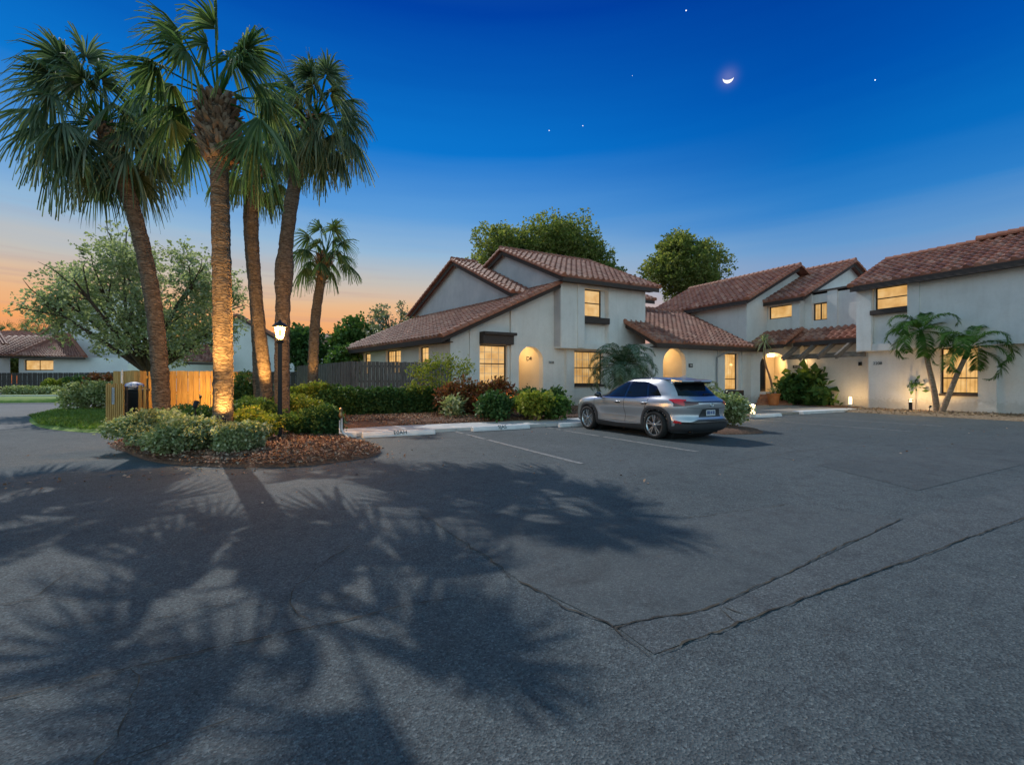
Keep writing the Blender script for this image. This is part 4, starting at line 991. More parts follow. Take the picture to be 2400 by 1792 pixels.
# ------------------------------------------------------------------ broadleaf trees
def tree(name, label, base, crown_c, crown_r, nclump, nleaf, leaf, m, group=None, r0=.2, spread=.8, size=.4, shell=.45, nb=9, wd=.45, cat='tree'):
    base = Vector(base); t = thing(name, label, cat, base, group=group)
    blobs = clumpy(crown_c, crown_r, nclump, spread, size)
    cc = Vector(crown_c); fork = base.lerp(cc, .35); mb = MB()
    mb.tube(smooth_path([base, base.lerp(fork,.5)+Vector((random.uniform(-.1,.1),random.uniform(-.1,.1),0)), fork], 3), [r0*(1-.05*i) for i in range(7)], 9)
    for bl in random.sample(blobs, min(nb, len(blobs))):
        e = Vector(bl[0]); mid = fork.lerp(e, .5)+Vector((random.uniform(-1,1),random.uniform(-1,1),.4))*crown_r[2]*.10
        mb.tube(smooth_path([fork, mid, e], 4), [r0*.6*(1-.1*i) for i in range(9)], 6)
        for q in range(3):
            e2 = e + Vector(tuple(rand_dirs(1)[0]))*crown_r[0]*.28; mb.tube([mid.lerp(e,.6), e2.lerp(e,.4), e2], [r0*.18, r0*.10, r0*.03], 4, cap=False)
    mb.build('trunk', BARK, t, smooth=True)
    foliage('crown', blobs, nleaf, leaf, leaf*wd, m, t, zmin=base.z+.3, shell=shell); return t
c = at(352, 722, 24); b = Vector((c.x, c.y, 0))
tree('oak_tree', 'wide airy silver green tree behind the leaning palm and the plank fence', b, tuple(c), (4.6,4.0,3.5), 80, 34000, .125, G_SILVER, r0=.24, spread=1.0, size=.25, nb=20, shell=.1)
c = at(1200, 600, 52); tree('oak_tree', 'dark domed tree behind the big gable of the left townhouse', (c.x,c.y,0), (c.x,c.y,c.z-.5), (5.0,4.6,4.6), 56, 26000, .25, G_OAK, 'trees behind the townhouses', r0=.5, size=.34, shell=.35, nb=16)
c = at(1318, 606, 54); tree('oak_tree', 'tallest domed tree, rising above the right half of the left townhouse roof', (c.x,c.y,0), (c.x,c.y,c.z), (6.0,5,5.2), 60, 30000, .25, G_OAK, 'trees behind the townhouses', r0=.5, size=.34, shell=.35, nb=18)
c = at(1440, 655, 50); tree('oak_tree', 'small low tree crown just right of the tallest domed tree', (c.x,c.y,0), (c.x,c.y,c.z-1), (2.2,2.2,2.5), 26, 9000, .26, G_OAK, 'trees behind the townhouses', r0=.3, size=.36)
c = at(1605, 636, 50); tree('oak_tree', 'round olive tree standing alone in the gap between the left and middle townhouse roofs', (c.x,c.y,0), (c.x,c.y,c.z-.3), (5.2,5,4.2), 52, 25000, .24, G_OAK, 'trees behind the townhouses', r0=.45, size=.30, shell=.3, nb=16)
c = at(840, 800, 44); tree('leafy_tree', 'low green tree behind the tiled wing at the left end of the townhouse', (c.x,c.y,0), (c.x,c.y,c.z), (3.0,2.5,2.4), 26, 7000, .30, G_MID, 'background garden trees', r0=.2)
c = at(925, 770, 40); tree('flowering_tree', 'pale sparse tree with thin branches behind the long tiled wing', (c.x,c.y,0), (c.x,c.y,c.z), (2.7,2.2,2.3), 30, 2600, .20, G_BLOSS, 'background garden trees', r0=.16, nb=24, spread=1, size=.22)
c = at(715, 820, 40); tree('leafy_tree', 'dense garden tree behind the small palm and the grey fence', (c.x,c.y,0), (c.x,c.y,c.z-.3), (2.1,1.8,2.2), 20, 5000, .28, G_DARK, 'background garden trees', r0=.2)
c = at(830, 850, 31); tree('leafy_tree', 'bright green shrubby tree peeping over the grey fence by the wing eave', (c.x,c.y,0), (c.x,c.y,c.z-.1), (1.7,1.5,1.1), 16, 4000, .22, G_MID, 'background garden trees', r0=.12)
for i, (px, py, cd, r_, lb) in enumerate(((15,800,92,4.5,'hazy palm top at the left edge of the far palm row'),(60,790,96,4.0,'hazy palm top in the middle of the far palm row'),(98,775,88,4.2,'hazy palm top nearest the far gable'))):
    c = at(px, py, cd); t = thing('distant_palm', lb, 'palm tree', (c.x,c.y,0), group='distant palms at the left')
    mb = MB(); mb.tube([(c.x,c.y,0), tuple(c)], [.3,.2], 7); mb.build('trunk', TRUNK, t)
    fan_crown('crown', c, 22, r_, t, lo=-40, nseg=16, seedv=40+i, m=PALM)
mb_ = [(tuple(at(px, 838, 95)+Vector((0,0,random.uniform(-.8,.8)))), (3.2,2.5,3.0)) for px in range(-60, 150, 24)]
o = foliage('distant_thicket', mb_, 12000, .55, .25, G_OAK); tag(o, 'dark thicket below the far palms at the left horizon', 'thicket', kind='stuff')
mb_ = [(tuple(at(px, 870, 110)+Vector((0,0,random.uniform(-1,1)))), (4.5,3,4.5)) for px in range(560, 1100, 36)]
o = foliage('distant_thicket', mb_, 14000, .6, .28, G_OAK); tag(o, 'low far-off tree line seen between the palms and the townhouse', 'thicket', kind='stuff')

mb_ = [(tuple(at(-60-px*40, 874, 85+20*math.sin(px))+Vector((0,0,random.uniform(-1,1)))), (4.5,4,4.2)) for px in range(0, 70)]
o = foliage('distant_thicket', mb_, 9000, .8, .36, G_OAK); tag(o, 'tree line along the horizon beyond the left edge of the view', 'thicket', kind='stuff')
# ------------------------------------------------------------------ shrubs
def shrub(label, px, py, cd, r_, nclump, n, leaf, m, name='shrub', z=.1, group=None, size=.45, wd=.42, twigs=5, tm=None, cat='shrub', spread=.75, world=None, hz=None):
    b = Vector(world) if world else at(px, 900, cd); b.z = z
    t = thing(name, label, cat, b, group=group)
    c = (b.x, b.y, z + r_[2]*.95 + (hz or 0)); blobs = clumpy(c, r_, nclump, spread, size)
    mb = MB()
    for i in range(twigs):
        e = Vector(blobs[i % len(blobs)][0]); mb.tube([tuple(b + Vector((random.uniform(-.06,.06),random.uniform(-.06,.06),-.05))), tuple(b.lerp(e,.55)+Vector((random.uniform(-.08,.08),random.uniform(-.08,.08),0))), tuple(e)], [.022,.014,.006], 5, cap=False)
    mb.build('stem', tm or TWIG, t)
    foliage('leaves', blobs, n, leaf, leaf*wd, m, t, zmin=z); return t
ISL = 'shrubs on the palm island'
shrub('pale variegated shrub at the left tip of the island', 345, 0, 9.6, (.68,.6,.36), 18, 10710, .051, G_PALE, group=ISL)
shrub('dark green shrub between the pale shrubs at the foot of the leaning palm', 380, 0, 10.0, (.42,.42,.36), 12, 4420, .066, G_DARK, group=ISL)
shrub('large pale variegated shrub in front of the tallest palm, left half', 440, 0, 8.75, (.70,.50,.34), 22, 15300, .051, G_PALE, group=ISL)
shrub('large pale variegated shrub in front of the tallest palm, right half', 568, 0, 8.8, (.46,.42,.28), 20, 13260, .051, G_PALE, group=ISL)
shrub('yellowish shrub lit warm just left of the lamp post', 596, 0, 10.2, (.42,.45,.36), 18, 7480, .066, G_YEL, group=ISL)
shrub('mixed green shrub just right of the lamp post', 700, 0, 11.4, (.5,.5,.30), 16, 6120, .062, G_MID, group=ISL)
shrub('compact dark green shrub at the right end of the island beside the white standpipe', 757, 0, 11.2, (.52,.52,.36), 18, 8840, .055, G_DARK, group=ISL)
shrub('tall green shrub between the tallest palm and the slender palms', 585, 0, 12.9, (.8,.6,.42), 18, 7140, .078, G_MID, group=ISL)
shrub('broad green shrub behind the pale shrubs in front of the plank fence', 445, 0, 13.2, (1.1,.6,.32), 20, 8500, .070, G_DARK, group=ISL)
shrub('tall dark shrub against the right end of the plank fence', 590, 0, 15.8, (.75,.6,.75), 16, 6800, .078, G_DARK, group=ISL)
shrub('bright yellow green shrub behind the lamp post', 690, 0, 14.6, (.85,.6,.48), 18, 7820, .078, G_YEL, group=ISL, z=.15)
shrub('yellow green shrub at the foot of the small palm', 735, 0, 17.0, (.95,.6,.60), 18, 7140, .086, G_YEL, group=ISL, z=.2)
shrub('feathery green shrub right of the small palm', 800, 0, 17.2, (.8,.6,.58), 16, 6460, .086, G_MID, group=ISL, z=.2)
shrub('low twiggy shrub with bare arching branches behind the lamp post', 735, 0, 13.2, (.75,.5,.32), 10, 1530, .062, G_RED, group=ISL, twigs=16)
# clipped hedge
hd = thing('hedge', 'long clipped dark green hedge in front of the grey fence', 'hedge', (4.4,18.2,.15))
bl = [((x, 18.1+.05*math.sin(x*3)-.08*(x-2), .66+.04*math.sin(x*5)), (.42,.42,.50)) for x in np.arange(2.0, 7.3, .3)]
foliage('leaves', bl, 26000, .085, .04, G_DARK, hd, zmin=.15, shell=.75)
mb = MB()
for x in np.arange(2.1, 7.2, .35): mb.tube([(x,18.1-.08*(x-2),.1),(x+.05,18.1-.08*(x-2),.8)], [.03,.015], 5, cap=False)
mb.build('stem', TWIG, hd)
# young tree in the bed
b = gp(1022, 980); b.z = .18
t = thing('young_tree', 'multi-stemmed young tree with feathery light leaves in front of the townhouse corner', 'tree', b)
c0 = Vector((b.x, b.y, 1.85)); mb = MB()
for (dx, dy, dz) in ((-.9,.1,1.2),(-.55,0,1.7),(-.15,.2,2.0),(.25,-.1,1.9),(.6,.1,2.2),(.95,0,1.7),(1.25,.1,2.0),(-.8,-.1,1.8),(.1,.1,2.3)):
    e = b+Vector((dx,dy,dz-.2)); mb.tube(smooth_path([b, b.lerp(e,.4)+Vector((dx*.12,0,-.1)), e], 4), [.04*(1-.1*i) for i in range(9)], 6)
mb.build('trunk', TWIG, t)
foliage('crown', [((b.x+dx, b.y+dy, dz+.1), (.33,.33,.22)) for dx,dy,dz in ((-.9,.1,1.25),(-.6,0,1.6),(-.2,.2,1.95),(.25,-.1,1.8),(.65,.1,2.1),(1.0,0,1.7),(1.3,.1,2.0),(-.85,-.1,1.75),(.1,.1,2.25),(-.3,-.2,1.35),(.5,.2,1.4),(-.6,.1,1.0))], 1500, .15, .026, G_YEL, t, zmin=.9, shell=.1)
BED = 'shrubs along the townhouse bed'
shrub('reddish croton shrub below the big ground floor window, left one', 1075, 0, 17.0, (.85,.6,.58), 18, 3400, .14, G_RED, group=BED, z=.2, wd=.26)
shrub('reddish croton shrub below the big ground floor window, right one', 1150, 0, 17.4, (.95,.6,.66), 20, 4000, .14, G_RED, group=BED, z=.2, wd=.26)
shrub('dark low shrub in front of the lit arched entry', 1235, 0, 19.0, (.8,.6,.46), 14, 3000, .12, G_DARK, group=BED, z=.2)
shrub('rounded dark shrub with broad leaves right of the garden spike light', 1165, 0, 15.9, (.75,.6,.42), 18, 3600, .10, G_DARK, group=BED, z=.18)
shrub('small rosette plant at the foot of the young tree', 1060, 0, 16.2, (.4,.35,.28), 8, 900, .16, G_PALE, group=BED, z=.18, wd=.2)
shrub('yellow green leafy shrub right of the arched entry', 1255, 0, 16.2, (.8,.6,.46), 18, 3600, .11, G_YEL, group=BED, z=.18)
shrub('mottled green shrub nearest the front wheel of the car', 1300, 0, 16.4, (.62,.55,.38), 14, 2600, .11, G_MID, group=BED, z=.18)
shrub('dark spreading shrub against the townhouse wall left of the car bonnet', 1285, 0, 18.6, (.7,.4,.50), 12, 1800, .13, G_DARK, group=BED, z=.2)
shrub('dim leafy shrub between the hedge and the croton shrubs', 1010, 0, 18.4, (.7,.5,.5), 12, 2400, .10, G_DARK, group=BED, z=.2)
shrub('variegated shrub behind the rear of the silver car on its own small bed', 0, 0, 0, (.62,.75,.50), 18, 4200, .09, G_PALE, world=(12.1,9.4,.1), z=.1, size=.5)
shrub('tall dark shrub beside the stepped entry, left of the pale wall edge', 1850, 0, 27.3, (.55,.5,.80), 20, 2000, .20, G_MID, z=.1, wd=.35, hz=.15)
shrub('broad leaved philodendron with big glossy leaves under the pergola, upper', 1888, 0, 27.0, (.52,.5,.80), 16, 520, .46, G_MID, name='philodendron', z=.1, wd=.42, hz=.25, cat='plant')
shrub('low philodendron with big glossy leaves at the foot of the courtyard wall', 1915, 0, 26.2, (.80,.55,.36), 12, 800, .32, G_MID, name='philodendron', z=.1, wd=.42, cat='plant')
shrub('strap leaved plant in the courtyard corner beside the bollard light', 2018, 0, 26.2, (.45,.35,.42), 7, 130, .55, G_DARK, name='strap_leaf_plant', z=.1, wd=.18, hz=.1, cat='plant')
shrub('low strappy shrub by the left steps under the stepped entry wall', 1850, 0, 27.6, (.5,.3,.2), 6, 500, .18, G_MID, z=.1, wd=.2)
# thin seedling tree by the right wall
b = gp(2146, 966); b.z = .08
t = thing('seedling', 'thin young seedling with a few leaves beside the black bollard light', 'plant', b)
mb = MB(); mb.tube([tuple(b), tuple(b+Vector((.02,0,.7))), tuple(b+Vector((0,.02,1.25)))], [.012,.01,.007], 5); mb.build('stem', TWIG, t)
foliage('leaves', [((b.x,b.y+.1,1.3),(.2,.2,.1)),((b.x,b.y-.12,1.25),(.18,.18,.1))], 42, .2, .05, G_DARK, t)
# dracaena in a terracotta pot
b = gp(1813, 953); b.z = .09
TERRA = mat('terracotta', (.48,.13,.03), (.58,.19,.055), scale=4, rough=.7, bump=.1)
t = thing('potted_dracaena', 'tall thin leaning dracaena in a round terracotta pot beside the brick steps', 'potted plant', b)
mb = MB(); mb.lathe([(.22,0),(.25,.04),(.33,.58),(.37,.58),(.38,.68),(.32,.68),(.31,.62),(.001,.60)], b, 22); mb.build('pot', TERRA, t, smooth=False)
pth = smooth_path([b+Vector((0,0,.6)), b+Vector((-.05,.15,1.5)), b+Vector((-.12,.42,2.4)), b+Vector((-.12,.5,3.1)), b+Vector((-.05,.5,3.75))])
mb = MB(); mb.tube(pth, [.06*(1-.4*i/len(pth)) for i in range(len(pth))], 8, jit=.08); mb.build('trunk', TWIG, t)
def rosette(name, c, n, ln, wd, m, parent, seedv=0, lo=-60, hi=85):
    g = np.random.default_rng(seedv); az = np.arange(n)*2.39996; e = np.radians(hi-(hi-lo)*(np.arange(n)+.5)/n)
    D = np.stack([np.cos(az)*np.cos(e), np.sin(az)*np.cos(e), np.sin(e)], 1); N_ = unit(np.cross(np.stack([-np.sin(az), np.cos(az), 0*az], 1), D)); C = np.repeat(np.array(c, float)[None], n, 0)+g.normal(size=(n,3))*.04
    L_ = ln*(.8+.4*g.random(n)); S_ = unit(np.cross(D, N_)); gz = np.array([0,0,-1.])
    pts = []
    for t_, w_, d_ in ((0,.5,0),(.35,1,.03),(.7,.8,.16),(1,.05,.42)):
        p = C + D*(L_*t_*(1-.25*d_))[:,None] + gz*(L_*d_)[:,None]; pts += [p+S_*wd*w_, p-S_*wd*w_]
    V = np.stack(pts, 1).reshape(-1,3); b_ = np.arange(n)[:,None]*8; F = np.concatenate([np.concatenate([b_+2*k, b_+2*k+1, b_+2*k+3, b_+2*k+2], 1) for k in range(3)])
    return np_mesh(name, V, F, m, parent)
rosette('leaves', pth[-1], 60, .75, .03, G_SILVER, t, 3)
rosette('side_leaves', b+Vector((-.1,0,.75)), 26, .7, .035, G_PALE, t, 4, lo=10)
# far left
shrub('round reddish green shrub left of the slatted gate', 215, 0, 22.5, (1.2,.9,.78), 22, 5200, .12, G_PALE, z=.05, group='shrubs across the lane')
shrub('reddish shrub behind the round shrub left of the gate', 240, 0, 27, (1.2,.8,.95), 16, 3600, .13, G_RED, z=.05, group='shrubs across the lane')
for (pa, pb, cd, h, lb, m_) in ((25,138,49,.62,'low pale clipped hedge across the lane at the far left',G_PALE),(118,180,50,1.35,'mottled taller hedge beside the low pale hedge across the lane',G_YEL),(165,300,50.5,1.7,'dark green hedge before the far fence across the lane',G_DARK)):
    a, b_ = at(pa, 900, cd), at(pb, 900, cd+ (1 if h > 1 else -1)); b_.z = a.z = .2; t = thing('hedge', lb, 'hedge', a.lerp(b_,.5), group='hedges across the lane')
    n_ = max(3, int((b_-a).length/.6)); foliage('leaves', [(tuple(a.lerp(b_, i/(n_-1))+Vector((0,0,h*.55))), (.6,.6,h*.55)) for i in range(n_)], 6000, .16, .07, m_, t, zmin=.2, shell=.7)
    mb = MB(); [mb.tube([tuple(a.lerp(b_, i/(n_-1))), tuple(a.lerp(b_, i/(n_-1))+Vector((0,0,h*.7)))], .04, 5) for i in range(n_)]; mb.build('stem', TWIG, t)

# grass blades and loose mulch
def inpoly(P, x, y):
    c = False; n = len(P); j = n-1
    for i in range(n):
        if (P[i][1] > y) != (P[j][1] > y) and x < (P[j][0]-P[i][0])*(y-P[i][1])/(P[j][1]-P[i][1])+P[i][0]: c = not c
        j = i
    return c
def chips(name, region, n, ln, m, label, zf=.0, flat=.35, cat='mulch', up=0):
    P = []; 
    while len(P) < n:
        x = random.uniform(*region[0]); y = random.uniform(*region[1]); z = region[2](x, y)
        if z is None: continue
        P.append((x, y, z))
    P = np.array(P); D = rand_dirs(n); D[:,2] = np.abs(D[:,2])*flat + up; D = unit(D); N_ = unit(rng.normal(size=(n,3))*.5+np.array([0,0,1.]))
    V, F = leaves(P, D, N_, ln*(.5+rng.random(n)), .012+.012*rng.random(n)); o = np_mesh(name, V, F, m); return tag(o, label, cat, kind='stuff')
CHIP = leaf_mat('bark_chip', [(.11,.05,.03),(.22,.10,.06),(.34,.20,.125),(.48,.36,.26),(.15,.06,.04)], 0, .9, .2)
cen = Vector((0,12.8))
def isl_z(x, y):
    if y > 13.5 or not inpoly(islP, x, y): return None
    v = Vector((x,y)); best = 1
    for s_, h_ in ((1.0,0),(.97,.35),(.9,.7),(.75,.9)):
        q = cen + (v-cen)/s_
        if inpoly(islP, q.x, q.y): best = h_; 
        else: break
    return .02 + .16*(.3+.7*best)
chips('bark_chips', ((-3.2,2.3),(8.4,13.5),isl_z), 13000, .055, CHIP, 'loose red brown bark chips over the palm island bed')
chips('bark_chips', ((1.6,12.3),(14.1,17.2),lambda x, y: .12+.13*min(1,(y-14.1)/.6)), 10000, .07, CHIP, 'loose red brown bark chips along the townhouse bed')
chips('bark_chips', ((24.2,27.0),(3.5,12.5),lambda x, y: .03+.09*min(1,(x-24.2)/.9)), 3000, .09, leaf_mat('pale_chip', [(.25,.17,.10),(.42,.32,.2),(.2,.11,.06)],0,.9,.2), 'pale sandy mulch and leaf litter along the right hand townhouse')
chips('fallen_leaves', ((-3.4,2.6),(7.9,9.2),lambda x, y: None if inpoly(islP, x, y) or random.random() > math.exp(-((8.35-y)/.35)**2 if y < 8.35 else 0) else .012), 90, .05, CHIP, 'scattered leaf litter on the asphalt round the island', cat='leaf litter')
chips('fallen_leaves', ((-4,20),(4.5,12.4),lambda x, y: .012 if random.random() < .35+.65*(y > 11) else None), 130, .045, CHIP, 'sparse dry leaves blown across the parking court', cat='leaf litter')
GB = leaf_mat('grass_blade', [(.09,.17,.025),(.16,.25,.045),(.24,.30,.08)], .3, .5)
chips('grass', ((-9,-3.4),(17,31),lambda x, y: .07 if inpoly([(-8.7,30),(-8.0,25),(-6.2,20),(-4.4,17.3),(-3.6,17.0),(-4.2,19),(-6,31)], x, y) else None), 14000, .12, GB, 'short sunlit lawn grass beside the slatted gate', up=.9, cat='grass')

# ------------------------------------------------------------------ fences and enclosure
GREYWOOD = mat('weathered_grey_wood', (.075,.068,.065), (.16,.15,.145), scale=7, rough=.9, bump=.5, bscale=40, stretch=(3,3,.5), detail=8)
DARKFENCE = mat('dark_stained_wood', (.035,.03,.028), (.075,.065,.06), scale=7, rough=.9, bump=.5, bscale=40, stretch=(3,3,.5), detail=8)
YELWOOD = mat('new_pine_boards', (.42,.22,.055), (.62,.37,.12), scale=5, rough=.75, bump=.4, bscale=30, stretch=(3,3,.35), detail=8, c3=(.52,.29,.08))
def board_fence(label, segs, h, m, z0=0, bw=.14, gap=.012, th=.022, cap_=False, shadow=True, group=None, rail=True, jitter=.012):
    a0 = Vector((*segs[0], 0)); t = thing('board_fence', label, 'fence', (a0.x, a0.y, z0), group=group)
    mb = MB(); rb = MB(); pb = MB()
    for (p, q) in zip(segs, segs[1:]):
        p, q = Vector((*p, z0)), Vector((*q, z0)); d = (q-p).normalized(); nn = Vector((d.y,-d.x,0)); L_ = (q-p).length; x = 0; i = 0
        while x < L_-bw*.5:
            w = bw*random.uniform(.92,1.06); off = nn*((.014 if i % 2 else 0)+random.uniform(0,.006)); hh = h+random.uniform(-jitter,jitter)
            mb.obox(p+d*x+off, d*w, nn*th, Vector((0,0,hh))); x += w+gap; i += 1
        if rail:
            for zz in (.3, h*.55, h-.25): rb.obox(p+Vector((0,0,zz))-nn*.05, q-p, nn*.045, (0,0,.09))
        k = max(1, round(L_/2.4))
        for j in range(k+1): c_ = p.lerp(q, j/k); pb.box(c_.x-.05-nn.x*.1, c_.x+.05-nn.x*.1, c_.y-.05-nn.y*.1, c_.y+.05-nn.y*.1, z0, z0+h-.03)
    mb.build('boards', m, t)
    if rail: rb.build('rail', m, t)
    pb.build_split('post', m, t, each=6); return t
f1 = board_fence('weathered grey board fence round the left townhouse yard, behind the clipped hedge', [(1.75,29.4),(3.45,21.55),(7.75,20.75)], 2.05, GREYWOOD, .28, bw=.16)
a, b_ = at(-90, 900, 54), at(290, 900, 52)
board_fence('dark stained board fence along the far side of the lane at the left', [(a.x,a.y),(b_.x,b_.y)], 2.3, DARKFENCE, .2, bw=.28, gap=.05, group='dark fences across the lane')
a, b_ = at(545, 900, 31), at(700, 900, 30.5)
board_fence('dark stained board fence glimpsed between the palm trunks right of the plank enclosure', [(a.x,a.y),(b_.x,b_.y)], 2.0, DARKFENCE, .1, bw=.16, group='dark fences across the lane')
a, b_, c_ = at(388, 900, 16.6), at(560, 900, 16.9), at(592, 900, 19.5)
board_fence('new yellow pine board fence of the bin enclosure, lit warm beside the tallest palm', [(a.x,a.y),(b_.x,b_.y),(c_.x,c_.y)], 1.78, YELWOOD, .02, bw=.17, gap=.02, group='pine fences of the bin enclosure')
a, b_ = at(326, 900, 15.3), at(392, 900, 16.5)
board_fence('narrow pine fence panel with gaps between its boards, left of the leaning palm trunk', [(a.x,a.y),(b_.x,b_.y)], 1.76, YELWOOD, .02, bw=.27, gap=.09, rail=True, group='pine fences of the bin enclosure')
a, b_ = at(267, 900, 18.2), at(333, 900, 17.4)
board_fence('back panel of the pine bin enclosure seen above the slatted gate', [(a.x,a.y),(b_.x,b_.y)], 1.82, YELWOOD, .02, bw=.2, gap=.012, group='pine fences of the bin enclosure')
# slatted gate with notice
a, b_ = at(251, 900, 14.2), at(294, 900, 13.75); a.z = b_.z = .05
gt = thing('slatted_gate', 'low gate of narrow vertical pine slats with a grey notice at the bin enclosure', 'gate', a)
d = (b_-a).normalized(); nn = Vector((d.y,-d.x,0)); L_ = (b_-a).length; mb = MB()
for i in range(9): mb.obox(a+d*(L_*i/9), d*(L_/9*.56), nn*.035, (0,0,1.31+.02*math.sin(i*2)))
mb.build('slats', YELWOOD, gt)
mb = MB(); [mb.obox(a+Vector((0,0,z))-nn*.035, b_-a, nn*.03, (0,0,.09)) for z in (.12,.65,1.12)]; mb.obox(a-nn*.06+Vector((0,0,.03)), b_-a, nn*.02, (0,0,1.2)); mb.build('rails', DARKWOOD, gt)
mb = MB(); mb.obox(a+d*L_*.36+nn*.04+Vector((0,0,.70)), d*.15, nn*.006, (0,0,.50)); mb.build('notice', mat('grey_sign', (.36,.38,.40), rough=.6), gt)
mb = MB()
for i in range(7): mb.obox(a+d*(L_*.36+.025)+nn*.047+Vector((0,0,.78+.055*i)), d*random.uniform(.06,.10), nn*.001, (0,0,.014))
mb.build('notice_text', INK, gt)
p = at(311, 900, 14.4); p.z = 0
mb = MB(); mb.box(p.x+.16,p.x+.24,p.y-.12,p.y-.04,0,1.32); mb.box(p.x+.30,p.x+.36,p.y-.2,p.y-.14,0,1.28); q = mb.build('gate_post', YELWOOD); tag(q, 'narrow pine boards standing between the slatted gate and the tall pine panel', 'gate post')
# wheeled bin with rubbish
p = at(312, 900, 15.0); p.z = 0
bn = thing('wheelie_bin', 'dark green wheeled rubbish bin behind the slatted gate', 'bin', p)
DKG = mat('dark_plastic', (.010,.014,.016), rough=.5)
mb = MB(); 
for k, (z, w, dd) in enumerate(((.08,.25,.28),)): 
    mb.add([(p.x-w,p.y-dd,z),(p.x+w,p.y-dd,z),(p.x+w,p.y+dd,z),(p.x-w,p.y+dd,z),(p.x-.34,p.y-.38,1.12),(p.x+.34,p.y-.38,1.12),(p.x+.34,p.y+.38,1.12),(p.x-.34,p.y+.38,1.12)], [(3,2,1,0),(4,5,6,7),(0,1,5,4),(1,2,6,5),(2,3,7,6),(3,0,4,7)])
mb.build('body', DKG, bn, bevel=.03)
mb = MB(); mb.box(p.x-.37,p.x+.37,p.y-.41,p.y+.41,1.125,1.19); mb.build('lid', DKG, bn, bevel=.02)
for s_ in (-1,1): mb = MB(); mb.lathe([(.001,-.03),(.1,-.03),(.1,.03),(.001,.03)], (p.x+.3*s_,p.y+.3,.1), 14, 'x'); mb.build('wheel', BLACK, bn)
bag = bpy.data.meshes.new('bag'); mb = MB(); mb.lathe([(.02,0),(.2,.02),(.27,.09),(.22,.17),(.1,.21),(.02,.22)], (p.x+.05,p.y-.1,1.195), 14)
o = mb.build('rubbish_bag', mat('blue_white_bag', (.08,.12,.38), (.62,.64,.70), scale=9, rough=.5, fac=(.45,.55)), smooth=True); tag(o, 'crumpled blue and white bag lying on top of the dark bin', 'bag')
p2 = at(286, 900, 17.2); mb = MB(); mb.tube([(p2.x,p2.y,0),(p2.x,p2.y,1.85)], .035, 8); o = mb.build('white_pipe', WHITE); tag(o, 'upright white pipe against the back panel of the bin enclosure', 'pipe')

# ------------------------------------------------------------------ far houses at the left
def far_house(label, loc): return thing('house', label, 'house', loc, group='houses across the lane')
def rel(px, py, cd): return at(px, py, cd)
cd = 56
def fx(px): return (px-1200)/FPX*cd
# frame: local axes of the view at depth cd, laid out in world
def W3(x, dz, z): return Vector((x*ct + (cd+dz)*st, -x*st + (cd+dz)*ct, z))
def fz(py): return CAM_H+(896-py)*cd/FPX
hA = far_house('far house with hipped tile roof and a wide two pane lit window', W3(fx(100),0,0))
mb = MB(lambda v: W3(*v))
wall(mb, 'y', 0, fx(44), fx(300), 0, fz(838), [(fx(57),fx(125),fz(868),fz(843))], th=.3); wall(mb, 'y', -2.5, fx(-120), fx(20), 0, fz(834), [(fx(-50),fx(12),fz(866),fz(847))], th=.3); mb.box(fx(18),fx(20)+.2,-2.2,0,0,fz(834))
mb.build('wall', WHITE, hA)
w_ = window(hA, 'y', 0, fx(57), fx(125), fz(868), fz(843), m=W_PLAIN, hbars=(), vbars=(.5,), tf=lambda v: W3(*v), fw=.1); window(hA, 'y', -2.5, fx(-50), fx(12), fz(866), fz(847), m=W_PLAIN, hbars=(), vbars=(), tf=lambda v: W3(*v), fw=.1)
def fp(px, py, dz): 
    c_ = cd+dz; return Vector(((px-1200)/FPX*c_, dz, CAM_H+(896-py)*c_/FPX))
tile_roof(hA, fp(30,833,-.8), fp(200,836,-.8), fp(160,783,4.0), fp(140,786,4.0), tf=lambda v: W3(*v))
tile_roof(hA, fp(-160,829,-3.3), fp(30,833,-.8), fp(140,786,4.0), fp(-160,790,2.5), tf=lambda v: W3(*v))
tile_roof(hA, fp(-10,790,5), fp(110,786,8), fp(60,776,12), fp(-60,776,12), tf=lambda v: W3(*v))
tile_roof(hA, fp(-120,812,-6), fp(22,806,-6), fp(-8,764,-2), fp(-120,740,-2), tf=lambda v: W3(*v))
mb = MB(lambda v: W3(*v)); caps(mb, fp(30,833,-.8), fp(140,786,4.0), r=.22, seg=.5); caps(mb, fp(140,786,4), fp(160,783,4), r=.2); caps(mb, fp(200,836,-.8), fp(160,783,4), r=.2)
mb.build_split('ridge_tiles', CAP, hA)
mb = MB(lambda v: W3(*v)); fascia(mb, fp(30,834,-.8), fp(200,837,-.8)); fascia(mb, fp(-160,830,-3.3), fp(30,834,-.8)); mb.build('fascia', DARKWOOD, hA)
cd = 62
hB = far_house('far tall gabled house behind the silver green tree with one tiny lit window', W3(fx(180),0,0))
mb = MB(lambda v: W3(*v)); wall(mb, 'y', 0, fx(108), fx(400), 0, fz(775), [(fx(156),fx(162),fz(762),fz(749))], th=.3, tops=[(fx(108),fz(775)),(fx(162),fz(718)),(fx(250),fz(668)),(fx(400),fz(770))]); mb.build('wall', WHITE, hB)
window(hB, 'y', 0, fx(156), fx(162), fz(762), fz(749), m=W_PLAIN, hbars=(), tf=lambda v: W3(*v), fw=.04)
tile_roof(hB, fp(98,784,-.6), fp(98,784,8), fp(250,660,8), fp(250,660,-.6), tf=lambda v: W3(*v))
tile_roof(hB, fp(415,775,8), fp(415,775,-.6), fp(250,660,-.6), fp(250,660,8), tf=lambda v: W3(*v))
